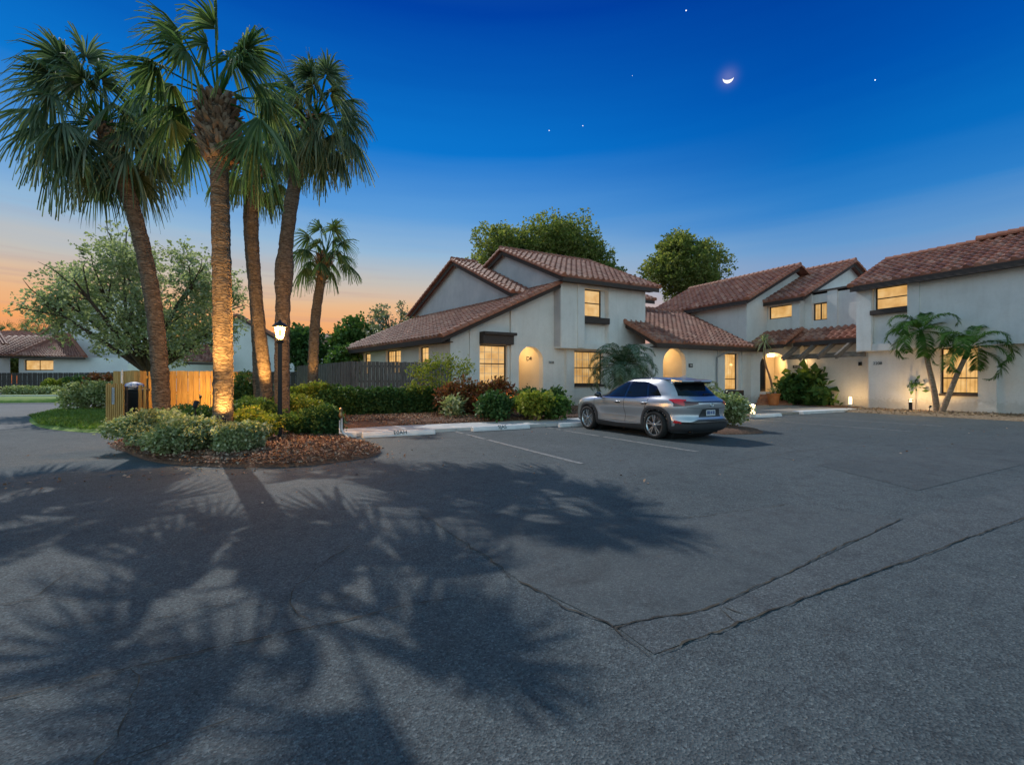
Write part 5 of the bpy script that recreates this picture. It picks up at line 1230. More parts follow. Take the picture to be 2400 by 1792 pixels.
mb = MB(lambda v: W3(*v)); caps(mb, fp(98,784,-.5), fp(250,660,-.5), r=.2); caps(mb, fp(415,775,-.5), fp(250,660,-.5), r=.2); mb.build_split('ridge_tiles', CAP, hB)
mb = MB(lambda v: W3(*v)); fascia(mb, fp(98,785,-.55), fp(250,661,-.55)); fascia(mb, fp(122,790,-.2), fp(160,728,-.2), h=.3, w=.3); mb.build('fascia', DARKWOOD, hB)
cd = 46
hC = far_house('plain white house gable seen between the palm trunks behind the lamp post', W3(fx(560),0,0))
mb = MB(lambda v: W3(*v)); wall(mb, 'y', 0, fx(300), fx(690), 0, fz(800), [], th=.3, tops=[(fx(300),fz(852)),(fx(400),fz(800)),(fx(560),fz(742)),(fx(690),fz(812))]); mb.build('wall', WHITE, hC)
tile_roof(hC, fp(705,822,8), fp(705,822,-.5), fp(556,738,-.5), fp(556,738,8), tf=lambda v: W3(*v)); tile_roof(hC, fp(430,800,-.5), fp(430,800,8), fp(556,738,8), fp(556,738,-.5), tf=lambda v: W3(*v))
tile_roof(hC, fp(430,846,-2.6), fp(510,848,-2.6), fp(510,806,-.1), fp(440,806,-.1), tf=lambda v: W3(*v))
mb = MB(lambda v: W3(*v)); caps(mb, fp(705,822,-.4), fp(556,738,-.4), r=.18); caps(mb, fp(430,800,-.4), fp(556,738,-.4), r=.18); mb.build_split('ridge_tiles', CAP, hC)
mb = MB(lambda v: W3(*v)); fascia(mb, fp(705,823,-.45), fp(556,739,-.45)); fascia(mb, fp(430,847,-2.6), fp(510,849,-2.6)); mb.box(fx(330),fx(440),-1.2,0,fz(838),fz(832)); mb.build('fascia', DARKWOOD, hC)
cd = 50
hD = far_house('far house roof with a tiled rake seen between the small palm and the garden trees', W3(fx(780),0,0))
mb = MB(lambda v: W3(*v)); wall(mb, 'y', 0, fx(742), fx(900), 0, fz(830), [], th=.3, tops=[(fx(742),fz(820)),(fx(812),fz(788)),(fx(900),fz(830))]); mb.build('wall', WHITE, hD)
tile_roof(hD, fp(700,806,6), fp(740,822,-.5), fp(812,784,-.5), fp(740,784,9), tf=lambda v: W3(*v)); tile_roof(hD, fp(905,828,-.5), fp(905,828,8), fp(812,784,9), fp(812,784,-.5), tf=lambda v: W3(*v))
mb = MB(lambda v: W3(*v)); caps(mb, fp(740,822,-.4), fp(812,784,-.4), r=.18); mb.build_split('ridge_tiles', CAP, hD)
mb = MB(lambda v: W3(*v)); fascia(mb, fp(740,823,-.45), fp(812,785,-.45)); mb.build('fascia', DARKWOOD, hD)

# ------------------------------------------------------------------ lamp post and garden lights
lb = gp(656, 1041); lb.z = .10
lpst = thing('lamp_post', 'black square lamp post with a lit round capped lantern on the palm island', 'lamp post', lb)
mb = MB(); mb.box(lb.x-.045,lb.x+.045,lb.y-.045,lb.y+.045,.1,2.28); mb.lathe([(.05,2.28),(.075,2.30),(.075,2.36),(.04,2.40)], (lb.x,lb.y,0), 16); mb.build('post', BLACK, lpst, bevel=.008)
mb = MB(); mb.lathe([(.155,2.65),(.165,2.67),(.13,2.71),(.07,2.75),(.03,2.77),(.022,2.81),(.001,2.82)], (lb.x,lb.y,0), 24); mb.build('cap', mat('lantern_metal', (.06,.055,.055), rough=.35, metallic=.7), lpst, smooth=True)
gl, gnt, gb = new_mat('lantern_glass'); _tr = gnt.nodes.new('ShaderNodeBsdfTransparent'); _tr.inputs[0].default_value = (1,.93,.8,1); _mx = gnt.nodes.new('ShaderNodeMixShader'); _mx.inputs[0].default_value = .35; gnt.links.new(_tr.outputs[0], _mx.inputs[1]); gnt.links.new(gb.outputs[0], _mx.inputs[2]); gnt.links.new(_mx.outputs[0], gnt.nodes['Material Output'].inputs[0]); gb.inputs['Base Color'].default_value = (1,.95,.85,1); gb.inputs['Roughness'].default_value = .15;  gb.inputs['Emission Color'].default_value = (1,.42,.07,1); gb.inputs['Emission Strength'].default_value = 1.9
mb = MB(); mb.lathe([(.06,2.40),(.085,2.46),(.105,2.56),(.11,2.65),(.10,2.65),(.095,2.56),(.077,2.47),(.055,2.41)], (lb.x,lb.y,0), 24); mb.build('globe', gl, lpst, smooth=True)
mb = MB(); mb.lathe([(.001,2.44),(.025,2.46),(.04,2.52),(.03,2.58),(.001,2.61)], (lb.x,lb.y,0), 14); mb.build('bulb', emit('hot_bulb', (1,.56,.16), 2.2), lpst, smooth=True)
lamp('lantern_light', (lb.x,lb.y,2.54), 1500, (1,.55,.17), .08, lpst)
mb = MB(); mb.box(lb.x-.16,lb.x+.16,lb.y-.14,lb.y+.14,.02,.135); mb.build('footing', CONC, lpst, bevel=.01)
def spike(label, p, power, rot=None, cone=95, head=(0,0), shade=BLACK):
    t = thing('garden_spotlight', label, 'garden light', p, group='garden spotlights on spikes')
    mb = MB(); mb.tube([tuple(p), tuple(p+Vector((0,0,.16)))], .012, 6); mb.build('spike', BLACK, t)
    d = Vector((head[0], head[1], 1)).normalized(); a = p+Vector((0,0,.17)); mb = MB(); mb.tube([tuple(a-d*.02), tuple(a+d*.10)], [.035,.045], 12); mb.build('head', shade, t)
    mb = MB(); mb.tube([tuple(a+d*.101), tuple(a+d*.104)], [.036,.036], 12); mb.build('lens', BULB, t)
    lamp('spot_light', tuple(a+d*.13), power, (1,.56,.16), .04, t, 'SPOT', (-d).to_track_quat('Z','Y').to_euler() if False else (d*-1).to_track_quat('Z','Y').to_euler(), cone, .8); return t
def aim(label, p, target, power, cone=60):
    v = (target-p); return spike(label, p, power, None, cone, (v.x/max(.2,v.z), v.y/max(.2,v.z)))
pb_ = at(523, 900, 9.7); pb_.z = 0
aim('spotlight hidden in the shrubs aimed up the tallest palm trunk', pb_+Vector((-.35,-1.25,.80)), pb_+Vector((0,0,2.7)), 900, 62)
aim('low spotlight close against the foot of the tallest palm trunk', pb_+Vector((.05,-.55,.42)), pb_+Vector((0,0,1.5)), 130, 110)
pb2 = at(627, 900, 14.6); pb2.z = 0
aim('spotlight hidden in the shrubs aimed up the slender palm trunks', pb2+Vector((-.1,-1.0,.7)), pb2+Vector((0,0,2.6)), 650, 75)
aim('spotlight washing the pine fence behind the pale shrubs', Vector((at(470,900,15.5).x, at(470,900,15.5).y, .75)), Vector((at(470,900,16.8).x, at(470,900,16.8).y, 1.0)), 150, 150)
pb3 = at(735, 900, 18.0); pb3.z = .2
aim('spotlight at the foot of the small palm by the grey fence', pb3+Vector((0,0,.9)), at(735,800,19), 110, 80)
def bollard(label, p, h, power, r=.05, style='lit', name='bollard_light', group=None):
    t = thing(name, label, 'bollard light', p, group=group); x, y, z = p
    if style == 'dark':
        mb = MB(); mb.lathe([(r,0),(r,h*.78)], (x,y,z), 14); mb.build('body', BLACK, t, smooth=False)
        mb = MB(); mb.lathe([(r*1.15,h*.92),(r*1.2,h),(.001,h*1.02)], (x,y,z), 14); [mb.beam((x+r*.9*math.cos(k), y+r*.9*math.sin(k), z+h*.78), (x+r*.9*math.cos(k), y+r*.9*math.sin(k), z+h*.93), .012, .012, up=(1,0,0)) for k in (0.3,1.9,3.4,5.0)]; mb.build('cap', BLACK, t)
        mb = MB(); mb.lathe([(r*.55,h*.78),(r*.55,h*.92)], (x,y,z), 10); mb.build('bulb', BULB, t)
    else:
        mb = MB(); mb.lathe([(r*1.1,0),(r*1.1,h*.25),(r*.9,h*.25)], (x,y,z), 14); mb.build('body', PALEFRAME, t)
        mb = MB(); mb.lathe([(r,h*.25),(r,h*.9)], (x,y,z), 14); mb.build('lens', emit('bollard_lens', (1,.78,.45), 2.6), t, smooth=True)
        mb = MB(); mb.lathe([(r*1.25,h*.9),(r*1.3,h*.95),(.001,h)], (x,y,z), 14); mb.build('cap', PALEFRAME, t)
    lamp('bollard_glow', (x,y-.02,z+h*1.12), power, (1,.6,.22), .06, t); return t
BG = 'bollard lights along the beds'
p = gp(1118, 986); p.z = .2; bollard('slim pale lit bollard light among the croton shrubs', p, .46, 22, .035, group=BG)
p = gp(1764, 980); p.z = .05; bollard('short glowing bollard light right of the shrub behind the car', p, .5, 40, .09, group=BG)
p = xp(1993, 950, 27.6); p.z = .12; bollard('pale glowing bollard light before the courtyard wall', p, .5, 26, .08, group=BG)
p = xp(2134, 966, 26.3); p.z = .08; bollard('black cylindrical bollard light glowing beside the twin feather palms', p, .55, 55, .07, 'dark', group=BG)
p = at(2165, 900, 22.3); p.z = .10; p.x = 26.85
aim('small floodlight at the foot of the twin feather palms washing the right hand wall', Vector((26.3,9.75,.12)), Vector((27.0,9.2,1.6)), 30, 130)
p = gp(1330, 972); p.z = .25; spike('warm spotlight at the right end of the townhouse bed washing the wall by the car', p, 90, head=(.2,.6), cone=120)
p = gp(1180, 985); p.z = .22; spike('warm spotlight glowing between the rounded dark shrub and the yellow green shrub', p, 40, head=(.2,.3), cone=140)
# standpipe at island end
p = gp(801, 1036); p.z = .1
t = thing('standpipe', 'white upright water standpipe with a brass tap at the right end of the palm island', 'standpipe', p)
mb = MB(); mb.tube([tuple(p+Vector((.14,-.06,0))), tuple(p+Vector((.03,0,.12))), tuple(p+Vector((0,0,.2))), tuple(p+Vector((0,0,.5)))], .022, 8); mb.tube([tuple(p+Vector((-.045,0,.1))), tuple(p+Vector((-.045,0,.42)))], .016, 8); mb.build('pipe', WHITE, t, smooth=True)
mb = MB(); mb.lathe([(.02,0),(.045,.01),(.05,.08),(.035,.13),(.03,.18),(.045,.2),(.03,.24),(.001,.25)], p+Vector((-.02,0,.46)), 12); mb.build('tap', mat('tap_brass', (.30,.20,.10), rough=.4, metallic=.8), t, smooth=True)

# ------------------------------------------------------------------ wheel stops
def wheel_stop(label, x0, x1, y, ang, txt=None):
    c_ = Vector(((x0+x1)/2, y, .008)); L_ = x1-x0; t = thing('wheel_stop', label, 'wheel stop', c_, group='concrete wheel stops')
    mb = MB(); prof = [(-.09,0),(.09,0),(.085,.05),(.05,.125),(-.05,.125),(-.085,.05)]
    R_ = Matrix.Rotation(ang, 3, 'Z'); vs = []
    for xx, s_ in ((-L_/2, 1), (-L_/2+.03, 1), (L_/2-.03, 1), (L_/2, 1)):
        for (yy, zz) in prof:
            k = 1 if abs(xx) < L_/2-.01 else .93; vs.append(c_ + R_@Vector((xx, yy*k, zz*k)))
    n = 6; F = [tuple(range(n))[::-1], tuple(range(18,24))]
    for i in range(3):
        for k in range(n): F.append((i*n+k, i*n+(k+1)%n, (i+1)*n+(k+1)%n, (i+1)*n+k))
    mb.add(vs, F); mb.build('bar', STOPC, t)
    if txt:
        sl = math.atan2(.075, .035); text('stencil', txt, c_ + R_@Vector((0,-.0712,.0885)), (sl, 0, ang), .15, INK, t, ext=.003)
    return t
wheel_stop('white wheel stop with worn black characters, nearest the palm island', 2.22, 4.12, 12.22, .01, 'E0AH')
wheel_stop('white wheel stop with worn black characters, second from the palm island', 5.28, 7.15, 12.36, .01, 'SJAS')
wheel_stop('white concrete wheel stop half hidden by the front wheel of the silver car', 8.15, 9.95, 12.2, 0)
wheel_stop('white concrete wheel stop in the bay right of the silver car before the steps', 17.0, 18.8, 11.86, 0)
wheel_stop('plain wheel stop tucked behind the standpipe at the island end', 1.62, 2.12, 12.5, .0)

# ------------------------------------------------------------------ the silver crossover car (built at origin, nose towards +Y)
pm, pnt, pb = new_mat('silver_paint'); pb.inputs['Base Color'].default_value = (.50,.52,.55,1); pb.inputs['Metallic'].default_value = .68; pb.inputs['Roughness'].default_value = .3; pb.inputs['Coat Weight'].default_value = .8; pb.inputs['Coat Roughness'].default_value = .04
_tc = pnt.nodes.new('ShaderNodeTexCoord'); _n = pnt.nodes.new('ShaderNodeTexNoise'); _n.inputs['Scale'].default_value = 900; pnt.links.new(_tc.outputs['Object'], _n.inputs[0])
_b = pnt.nodes.new('ShaderNodeBump'); _b.inputs['Strength'].default_value = .06; _b.inputs['Distance'].default_value = .002; pnt.links.new(_n.outputs[0], _b.inputs['Height']); pnt.links.new(_b.outputs[0], pb.inputs['Normal'])
CLAD = mat('grey_cladding', (.035,.037,.042), rough=.55); GLASS = mat('tinted_glass', (.008,.010,.012), rough=.05, spec=.35)
TYRE = mat('tyre_rubber', (.012,.012,.012), rough=.85); ALLOY = mat('alloy', (.55,.56,.58), rough=.25, metallic=.9); GLOSSB = mat('gloss_black', (.008,.008,.009), rough=.12, coat=1)
REDL = mat('red_lens', (.55,.015,.02), rough=.1, coat=1); REDD = mat('dark_red_lens', (.07,.004,.006), rough=.1, coat=1); CHROME = mat('chrome', (.7,.7,.7), rough=.12, metallic=1); SEAM = mat('panel_gap', (.01,.01,.01), rough=.9)
ZK = [.17,.22,.30,.45,.62,.78,.88,.96,1.02,1.07,1.15,1.28,1.40,1.46,1.50,1.525,1.54]
BW = [.78,.85,.885,.90,.905,.92,.915,.895,.865,.835,.80,.735,.665,.62,.55,.42,.02]
YR = [-1.95,-2.10,-2.20,-2.235,-2.17,-2.21,-2.225,-2.19,-2.10,-2.02,-1.92,-1.76,-1.62,-1.55,-1.45,-1.25,-.55]
YF = [2.05,2.15,2.20,2.235,2.235,2.20,2.10,1.86,1.32,.98,.80,.52,.20,.02,-.12,-.30,-.50]
NE = [5,5,5,5,4.6,4.4,4.2,4.0,3.6,3.4,3.6,3.8,4,4,3.6,3,2.5]
def cub(xs, ys, x):
    """smooth interpolation through the control stations"""
    xs = np.array(xs); ys = np.array(ys); x = np.asarray(x, float); h = np.diff(xs); d = np.diff(ys)/h
    m = np.zeros(len(xs)); m[1:-1] = np.where(d[:-1]*d[1:] > 0, 2*d[:-1]*d[1:]/(d[:-1]+d[1:]+1e-12), 0); m[0] = d[0]; m[-1] = d[-1]
    i = np.clip(np.searchsorted(xs, x)-1, 0, len(h)-1); t = (x-xs[i])/h[i]
    return ys[i]*(2*t**3-3*t**2+1) + h[i]*m[i]*(t**3-2*t**2+t) + ys[i+1]*(-2*t**3+3*t**2) + h[i]*m[i+1]*(t**3-t**2)
def halfw(y, z):
    b = cub(ZK,BW,z); yr = cub(ZK,YR,z); yf = cub(ZK,YF,z); n = cub(ZK,NE,z); a = (yf-yr)/2; yc = (yf+yr)/2
    w = b*np.maximum(0, 1-np.abs((y-yc)/a)**n)**(1/n)
    # haunch over the rear wheel and the front fender
    w = w + .022*np.exp(-((y+1.35)/.42)**2)*np.exp(-((z-.80)/.16)**2)*(w > .6) + .012*np.exp(-((y-1.35)/.4)**2)*np.exp(-((z-.74)/.14)**2)*(w > .6)
    # scalloped door below the shoulder
    w = w - .045*np.exp(-((z-.52)/.13)**2)*np.exp(-((y+.05)/.75)**4)
    return w
def rear_y(x, z):
    b = cub(ZK,BW,z); yr = cub(ZK,YR,z); yf = cub(ZK,YF,z); n = cub(ZK,NE,z); a = (yf-yr)/2; yc = (yf+yr)/2
    return yc - a*np.maximum(0, 1-np.abs(x/b)**n)**(1/n)
def front_y(x, z):
    b = cub(ZK,BW,z); yr = cub(ZK,YR,z); yf = cub(ZK,YF,z); n = cub(ZK,NE,z); a = (yf-yr)/2; yc = (yf+yr)/2
    return yc + a*np.maximum(0, 1-np.abs(x/b)**n)**(1/n)
WY = (-1.32, 1.32); WR = .345; AR = .385
car = thing('parked_car', 'silver compact crossover parked nose in before the date palm, seen from its left rear', 'car', (0,0,0))
def car_body():
    zs = np.concatenate([np.linspace(.17,1.0,42), np.linspace(1.0,1.46,24)[1:], np.linspace(1.46,1.54,12)[1:]]); NT = 220
    V = []; 
    for z in zs:
        b = float(cub(ZK,BW,z)); yr = float(cub(ZK,YR,z)); yf = float(cub(ZK,YF,z)); n = float(cub(ZK,NE,z)); a = (yf-yr)/2; yc = (yf+yr)/2
        t = np.linspace(0, 2*np.pi, NT, endpoint=False); c_, s_ = np.cos(t), np.sin(t)
        x = b*np.sign(c_)*np.abs(c_)**(2/n); y = yc + a*np.sign(s_)*np.abs(s_)**(2/n)
        hw = halfw(y, z); x = np.where(np.abs(x) > .6, np.sign(x)*np.maximum(hw, 0.0)*1.0, x) if z < 1.2 else x
        V.append(np.stack([x, y, np.full_like(x, z)], 1))
    V = np.array(V); nz = len(zs); F = []
    for i in range(nz-1):
        for k in range(NT):
            k2 = (k+1) % NT; q = (V[i,k]+V[i,k2]+V[i+1,k]+V[i+1,k2])/4
            if abs(q[0]) > .55 and any(math.hypot(q[1]-w, q[2]-WR) < AR for w in WY): continue
            F.append((i*NT+k, i*NT+k2, (i+1)*NT+k2, (i+1)*NT+k))
    F = np.array(F)
    o = np_mesh('body', V.reshape(-1,3), F, pm, car, smooth=True)
    bot = MB(); bot.box(-.5,.5,-2.0,2.05,.16,.5); 
    bot.box(-.82,.82,-.9,.9,.17,.45)
    for w in WY: bot.lathe([(.001,-.60),(AR+.02,-.60),(AR+.02,.60),(.001,.60)], (0,w,WR), 24, 'x')
    bot.build('underbody', SEAM, car)
    return o
body = car_body()
def side_panel(name, lo, hi, m, off=.008, nu=24, nv=8, sides=(-1,1), parent=car, thick=0):
    """ruled panel laid on the flank between a lower and an upper (y,z) curve"""
    lo = np.array(lo, float); hi = np.array(hi, float)
    def samp(c_, u):
        s_ = np.concatenate([[0], np.cumsum(np.linalg.norm(np.diff(c_, axis=0), axis=1))]); s_ /= s_[-1]; return np.interp(u, s_, c_[:,0]), np.interp(u, s_, c_[:,1])
    U = np.linspace(0,1,nu); yl, zl = samp(lo,U); yh, zh = samp(hi,U); outs = []
    for s_ in sides:
        V = []
        for v in np.linspace(0,1,nv): y = yl*(1-v)+yh*v; z = zl*(1-v)+zh*v; V.append(np.stack([s_*(halfw(y,z)+off), y, z], 1))
        V = np.concatenate(V); F = [(j*nu+i, j*nu+i+1, (j+1)*nu+i+1, (j+1)*nu+i) for j in range(nv-1) for i in range(nu-1)]
        outs.append(np_mesh(name, V, np.array(F), m, parent, smooth=True, local=False))
    return outs
def rear_panel(name, lo, hi, m, off=.008, nu=24, nv=8, parent=car, fn=rear_y, sg=-1):
    lo = np.array(lo, float); hi = np.array(hi, float); U = np.linspace(0,1,nu)
    def samp(c_, u):
        s_ = np.concatenate([[0], np.cumsum(np.linalg.norm(np.diff(c_, axis=0), axis=1))]); s_ /= s_[-1]; return np.interp(u, s_, c_[:,0]), np.interp(u, s_, c_[:,1])
    xl, zl = samp(lo,U); xh, zh = samp(hi,U); V = []
    for v in np.linspace(0,1,nv): x = xl*(1-v)+xh*v; z = zl*(1-v)+zh*v; V.append(np.stack([x, fn(x,z)+sg*off, z], 1))
    V = np.concatenate(V); F = [(j*nu+i, j*nu+i+1, (j+1)*nu+i+1, (j+1)*nu+i) for j in range(nv-1) for i in range(nu-1)]
    return np_mesh(name, V, np.array(F), m, parent, smooth=True)
# side glass: front door, rear door, quarter light
side_panel('window_surround', [(.95,.985),(.2,.985),(-.6,.995),(-1.42,1.06)], [(.86,1.06),(.52,1.24),(.10,1.40),(-.35,1.435),(-.85,1.415),(-1.22,1.30),(-1.44,1.07)], GLOSSB, .005)
side_panel('side_window', [(.82,1.01),(.3,1.005),(-.20,1.01)], [(.78,1.05),(.48,1.22),(.12,1.365),(-.24,1.405)], GLASS, .010)
side_panel('side_window', [(-.28,1.01),(-.7,1.015),(-1.02,1.03)], [(-.32,1.405),(-.6,1.405),(-.88,1.385)], GLASS, .010)
side_panel('side_window', [(-1.08,1.035),(-1.38,1.07)], [(-.96,1.365),(-1.12,1.31),(-1.36,1.09)], GLASS, .010)
side_panel('window_trim', [(.93,.975),(.2,.975),(-.6,.985),(-1.42,1.05)], [(.93,.988),(.2,.99),(-.6,1.0),(-1.44,1.066)], CHROME, .014, nv=2)
rear_panel('windscreen', [(-.70,1.06),(0,1.075),(.70,1.06)], [(-.58,1.42),(0,1.44),(.58,1.42)], GLASS, .008, fn=front_y, sg=1)
rear_panel('rear_window', [(-.64,1.07),(0,1.055),(.64,1.07)], [(-.53,1.36),(0,1.385),(.53,1.36)], GLASS, .010)
# spoiler
mb = MB(); mb.add([(-.57,-1.52,1.480),(.57,-1.52,1.480),(.52,-1.83,1.445),(-.52,-1.83,1.445),(-.57,-1.54,1.40),(.57,-1.54,1.40),(.50,-1.84,1.405),(-.50,-1.84,1.405)], [(0,1,2,3),(7,6,5,4),(0,4,5,1),(3,2,6,7),(0,3,7,4),(1,5,6,2)]); sp = mb.build('spoiler', pm, car, bevel=.012)
mb = MB(); mb.add([(-.53,-1.62,1.402),(.53,-1.62,1.402),(.50,-1.83,1.402),(-.50,-1.83,1.402),(-.55,-1.62,1.345),(.55,-1.62,1.345),(.48,-1.80,1.368),(-.48,-1.80,1.368)], [(0,1,2,3),(7,6,5,4),(0,4,5,1),(3,2,6,7),(0,3,7,4),(1,5,6,2)]); mb.build('spoiler_lip', GLOSSB, sp)
mb = MB(); mb.box(-.12,.12,-1.847,-1.838,1.41,1.428); mb.build('brake_light', REDD, sp)
mb = MB(); mb.tube([(0,float(rear_y(0,1.10))-.02,1.10),(.15,float(rear_y(.15,1.12))-.03,1.115),(.38,float(rear_y(.38,1.1))-.028,1.10)], [.02,.012,.008], 6); mb.build('wiper', BLACK, car)
# tail lamps joined by a thin bar; lower cladding and bumper
rear_panel('light_bar', [(-.88,.915),(0,.925),(.88,.915)], [(-.88,.94),(0,.948),(.88,.94)], GLOSSB, .016)
for s_ in (-1,1):
    side_panel('tail_lamp', [(-1.70,.975),(-1.90,.89),(-2.08,.83)], [(-1.68,.99),(-1.88,1.0),(-2.04,.985)], REDL, .014, sides=(s_,), nu=12, nv=5)
    rear_panel('tail_lamp', [(s_*.90,.81),(s_*.78,.82),(s_*.42,.885)], [(s_*.865,.985),(s_*.75,.965),(s_*.42,.925)], REDD if s_ < 0 else REDL, .020, nu=12, nv=5)
    side_panel('sill_cladding', [(.96,.20),(0,.20),(-.94,.20)], [(.96,.335),(0,.30),(-.94,.335)], CLAD, .016, sides=(s_,), nv=4)
    side_panel('rear_corner_cladding', [(-1.72,.20),(-2.0,.22),(-2.12,.26)], [(-1.76,.33),(-2.0,.40),(-2.12,.45)], CLAD, .014, sides=(s_,), nv=5)
    rear_panel('rear_reflector', [(s_*.83,.43),(s_*.76,.42)], [(s_*.82,.50),(s_*.77,.47)], REDL, .035, nu=4, nv=4)
    for w in WY:      # wheel arch lips
        V = []; n = 30
        for j, (rr, off) in enumerate(((AR-.012,-.03),(AR-.004,.022),(AR+.035,.028),(AR+.085,.012))):
            for k in range(n):
                a_ = R(-22+224*k/(n-1)); sq = 1+.06*abs(math.sin(2*a_)); y = w+rr*sq*math.cos(a_); z = max(.2, WR+rr*sq*math.sin(a_))
                V.append((s_*(float(halfw(y if abs(y) < 1.95 else math.copysign(1.95,y), z))+off), y, z))
        F = [(j*n+i, j*n+i+1, (j+1)*n+i+1, (j+1)*n+i) for j in range(3) for i in range(n-1)]
        np_mesh('wheel_arch', np.array(V), np.array(F), CLAD, car, smooth=True)
rear_panel('rear_bumper', [(-.86,.20),(0,.22),(.86,.20)], [(-.88,.44),(-.62,.46),(-.45,.52),(0,.52),(.45,.52),(.62,.46),(.88,.44)], CLAD, .022)
rear_panel('bumper_step', [(-.80,.42),(0,.43),(.80,.42)], [(-.78,.46),(0,.485),(.78,.46)], GLOSSB, .04, nv=4)
rear_panel('number_plate_recess', [(-.36,.575),(.36,.575)], [(-.28,.76),(.28,.76)], CLAD, .010, nu=12)
PLATE = mat('plate_white', (.55,.58,.62), rough=.4)
yp = float(rear_y(0,.66))-.028; mb = MB(); mb.box(-.155,.155,yp-.006,yp,.60,.745); plt = mb.build('number_plate', PLATE, car)
mb = MB(); mb.box(-.13,-.03,yp-.009,yp-.0065,.635,.715); mb.box(-.01,.05,yp-.009,yp-.0065,.64,.71); mb.box(.07,.13,yp-.009,yp-.0065,.635,.715); mb.build('plate_marks', mat('plate_blue', (.10,.14,.28), rough=.5), plt)
# emblem: an oval ring with a slanted stroke
ye = float(rear_y(0,.86))-.012; mb = MB()
ring = [(.055*math.cos(k*math.pi/10), ye, .86+.042*math.sin(k*math.pi/10)) for k in range(21)]; mb.tube(ring, .007, 6, cap=False)
mb.tube([(.012,ye,.892),(-.022,ye,.842),(.03,ye,.842)], .006, 6); mb.build('emblem', CHROME, car)
rear_panel('hatch_seam', [(-.66,.785),(0,.765),(.66,.785)], [(-.66,.793),(0,.773),(.66,.793)], SEAM, .006, nv=2)
# door seams, handles, mirrors
for y0, y1 in ((1.02,.96),(-.24,-.26),(-1.10,-.86)):
    side_panel('door_seam', [(y0-.006,.99),(y1-.006,.34)], [(y0+.006,.99),(y1+.006,.34)], SEAM, .004, nu=14, nv=2)
side_panel('door_seam', [(.96,.345),(-.86,.345)], [(.96,.352),(-.86,.352)], SEAM, .004, nv=2)
side_panel('door_crease', [(1.7,.80),(.5,.845),(-1.0,.90),(-1.7,.945)], [(1.7,.808),(.5,.857),(-1.0,.914),(-1.7,.953)], pm, .010, nv=3)
for s_ in (-1,1):
    for y in (.0,-.98):
        x = s_*(float(halfw(y,.87))+.03); mb = MB(); mb.tube([(x-s_*.03,y+.12,.872),(x,y+.09,.878),(x,y-.09,.888),(x-s_*.03,y-.12,.888)], [.012,.014,.014,.012], 8); mb.build('door_handle', pm, car, smooth=True)
        mb = MB(); xx = s_*(float(halfw(y,.875))+.001); mb.obox((xx-.004,y-.09,.84), (.008,0,0), (0,.18,0), (0,0,.05)); mb.build('handle_recess', SEAM, car)
    mb = MB(); mb.lathe([(.001,-.10),(.055,-.085),(.075,-.02),(.072,.05),(.04,.09),(.001,.10)], (s_*1.0,.72,1.05), 14, 'x'); o = mb.build('mirror', GLOSSB, car, smooth=True)
    mb = MB(); mb.beam((s_*.86,.74,.99),(s_*.96,.72,1.02), .05, .03); mb.build('mirror_arm', BLACK, o)
    rear_panel('headlamp', [(s_*.86,.74),(s_*.5,.70)], [(s_*.84,.86),(s_*.5,.78)], mat('headlamp_lens', (.5,.52,.55), rough=.1, coat=1), .012, nu=10, fn=front_y, sg=1)
rear_panel('grille', [(-.45,.30),(.45,.30)], [(-.35,.74),(.35,.74)], GLOSSB, .012, fn=front_y, sg=1)
rear_panel('front_bumper_cladding', [(-.86,.19),(0,.19),(.86,.19)], [(-.86,.30),(0,.28),(.86,.30)], CLAD, .014, fn=front_y, sg=1)
mb = MB(); mb.tube([(.56,-.2,1.50),(.58,-.9,1.50),(.56,-1.5,1.45)], .014, 6); mb.tube([(-.56,-.2,1.50),(-.58,-.9,1.50),(-.56,-1.5,1.45)], .014, 6); mb.build('roof_rails', GLOSSB, car, smooth=True)
mb = MB(); mb.add([(-.012,-1.30,1.53),(.012,-1.30,1.53),(.012,-1.52,1.50),(-.012,-1.52,1.50),(0,-1.47,1.585)], [(0,1,4),(1,2,4),(2,3,4),(3,0,4)]); mb.build('antenna', pm, car)
mb = MB(); mb.lathe([(.03,0),(.035,.10),(.025,.10)], (-.55,-2.15,.22), 12, 'y'); mb.build('tow_cover', BLACK, car)
# wheels
def wheel(s_, w):
    x0 = s_*.735
    mb = MB(); mb.lathe([(.235,x0),(.30,x0-s_*.005),(.338,x0+s_*.03),(WR,x0+s_*.06),(WR,x0+s_*.15),(.338,x0+s_*.185),(.30,x0+s_*.2),(.255,x0+s_*.195),(.25,x0+s_*.16)], (0,w,WR), 40, 'x')
    t = mb.build('wheel', TYRE, car, smooth=True)
    mb = MB(); mb.lathe([(.001,x0+s_*.10),(.245,x0+s_*.10),(.245,x0+s_*.15)], (0,w,WR), 32, 'x'); mb.build('rim_well', SEAM, t)
    mb = MB(); mb.lathe([(.238,x0+s_*.16),(.258,x0+s_*.195),(.262,x0+s_*.19),(.245,x0+s_*.15)], (0,w,WR), 40, 'x')
    for k in range(5):
        for dd in (-.17,.17):
            a_ = 2*math.pi*k/5+.31; c1_, s1_ = math.cos(a_+dd*1.1), math.sin(a_+dd*1.1); c0_, s0_ = math.cos(a_+dd*.35), math.sin(a_+dd*.35)
            mb.beam((x0+s_*.165, w+.05*c0_, WR+.05*s0_), (x0+s_*.18, w+.245*c1_, WR+.245*s1_), .034, .02, up=(s_,0,0))
    mb.lathe([(.06,x0+s_*.14),(.055,x0+s_*.18),(.03,x0+s_*.19),(.001,x0+s_*.19)], (0,w,WR), 16, 'x'); mb.build('rim', ALLOY, t)
for s_ in (-1,1):
    for w in WY: wheel(s_, w)
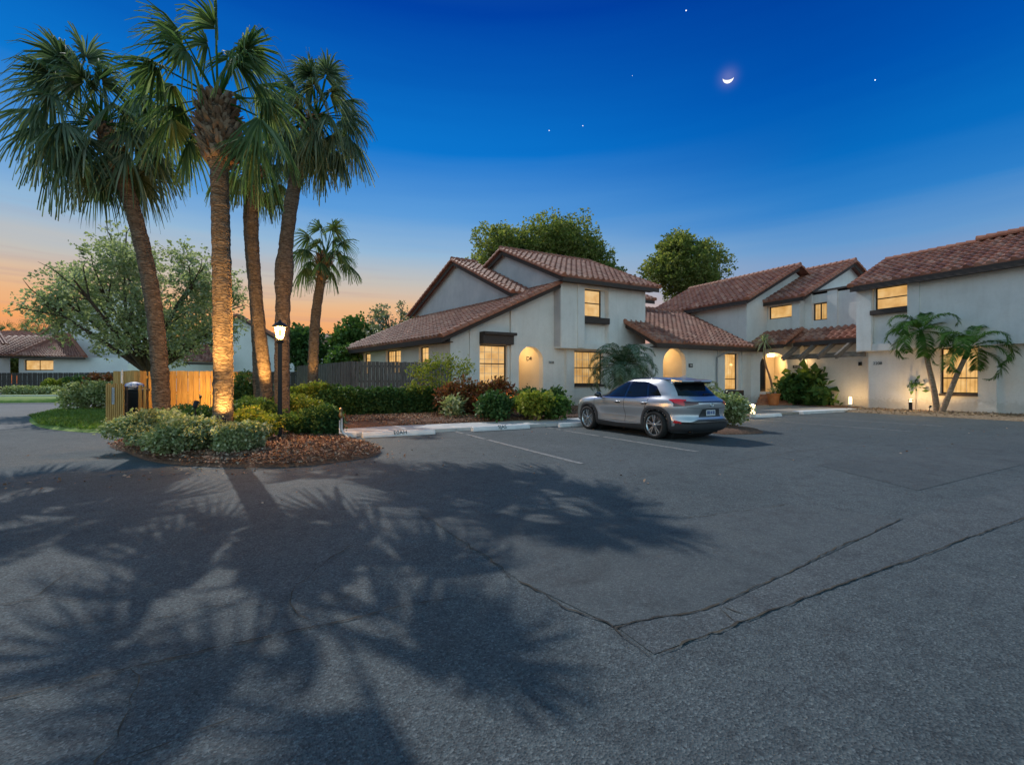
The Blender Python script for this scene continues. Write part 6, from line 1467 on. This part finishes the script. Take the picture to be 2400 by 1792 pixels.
car.scale = (1,1.045,1); car.location = (9.50, 9.98, .008); car.rotation_euler = (0,0,R(-1.0))

# ------------------------------------------------------------------ moon and stars
md = MOON_DIR; DM = 900.0; mc = cam.location + md*DM
rt = md.cross(Vector((0,0,1))).normalized(); up_ = rt.cross(md)
Rm = DM*11.5/FPX*math.cos(math.atan(.8)); n = 28; V = []
Rm = 7.6; tilt = R(-6)
pts = []
for k in range(n+1):
    a_ = math.pi + math.pi*k/n; pts.append((math.cos(a_)*Rm, math.sin(a_)*Rm))
inn = []
for k in range(n+1):
    a_ = math.pi*k/n; inn.append((math.cos(a_)*Rm, -math.sin(a_)*Rm*.42))
pts = pts[:] + inn[1:-1]
mb = MB(); P = [mc + rt*(x*math.cos(tilt)-y*math.sin(tilt)) + up_*(x*math.sin(tilt)+y*math.cos(tilt)) for x, y in pts]
for k in range(n):
    pass
N_ = len(P); vs = P + [p+md*1.5 for p in P]
# crescent strip between the outer limb and the terminator
oi = list(range(0, n+1)); ii = [n] + [n+1+j for j in range(n-1)] + [0]     # terminator runs from right tip to left tip
ii = ii[::-1]; F = []
for k in range(n):
    F.append(tuple(dict.fromkeys((oi[k], oi[k+1], ii[k+1], ii[k])))); F.append(tuple(dict.fromkeys((oi[k]+N_, ii[k]+N_, ii[k+1]+N_, oi[k+1]+N_))))
for k in range(N_): F.append((k, (k+1)%N_, (k+1)%N_+N_, k+N_))
F = [f for f in F if len(f) > 2]
mb.add(vs, F); o = mb.build('moon', emit('moonlight', (1,.96,.88), 1.3)); tag(o, 'thin bright crescent moon high in the blue sky', 'moon')
STAR = emit('starlight', (1,1,1), 2.0)
for px, py, r_, lb in ((1608,25,0.8,'bright star near the top edge of the sky'),(1287,306,.65,'left star of the pair low left of the moon'),(1366,295,.65,'right star of the pair low left of the moon'),(2051,188,.7,'star right of the crescent moon'),(1482,178,.35,'faint star left of the crescent moon')):
    c_ = cam.location + ray(px,py)*900; mb = MB(); mb.lathe([(.001,-r_),(r_*.7,-r_*.7),(r_,0),(r_*.7,r_*.7),(.001,r_)], c_, 8); o = mb.build('star', STAR); tag(o, lb, 'star', 'stars in the dusk sky')
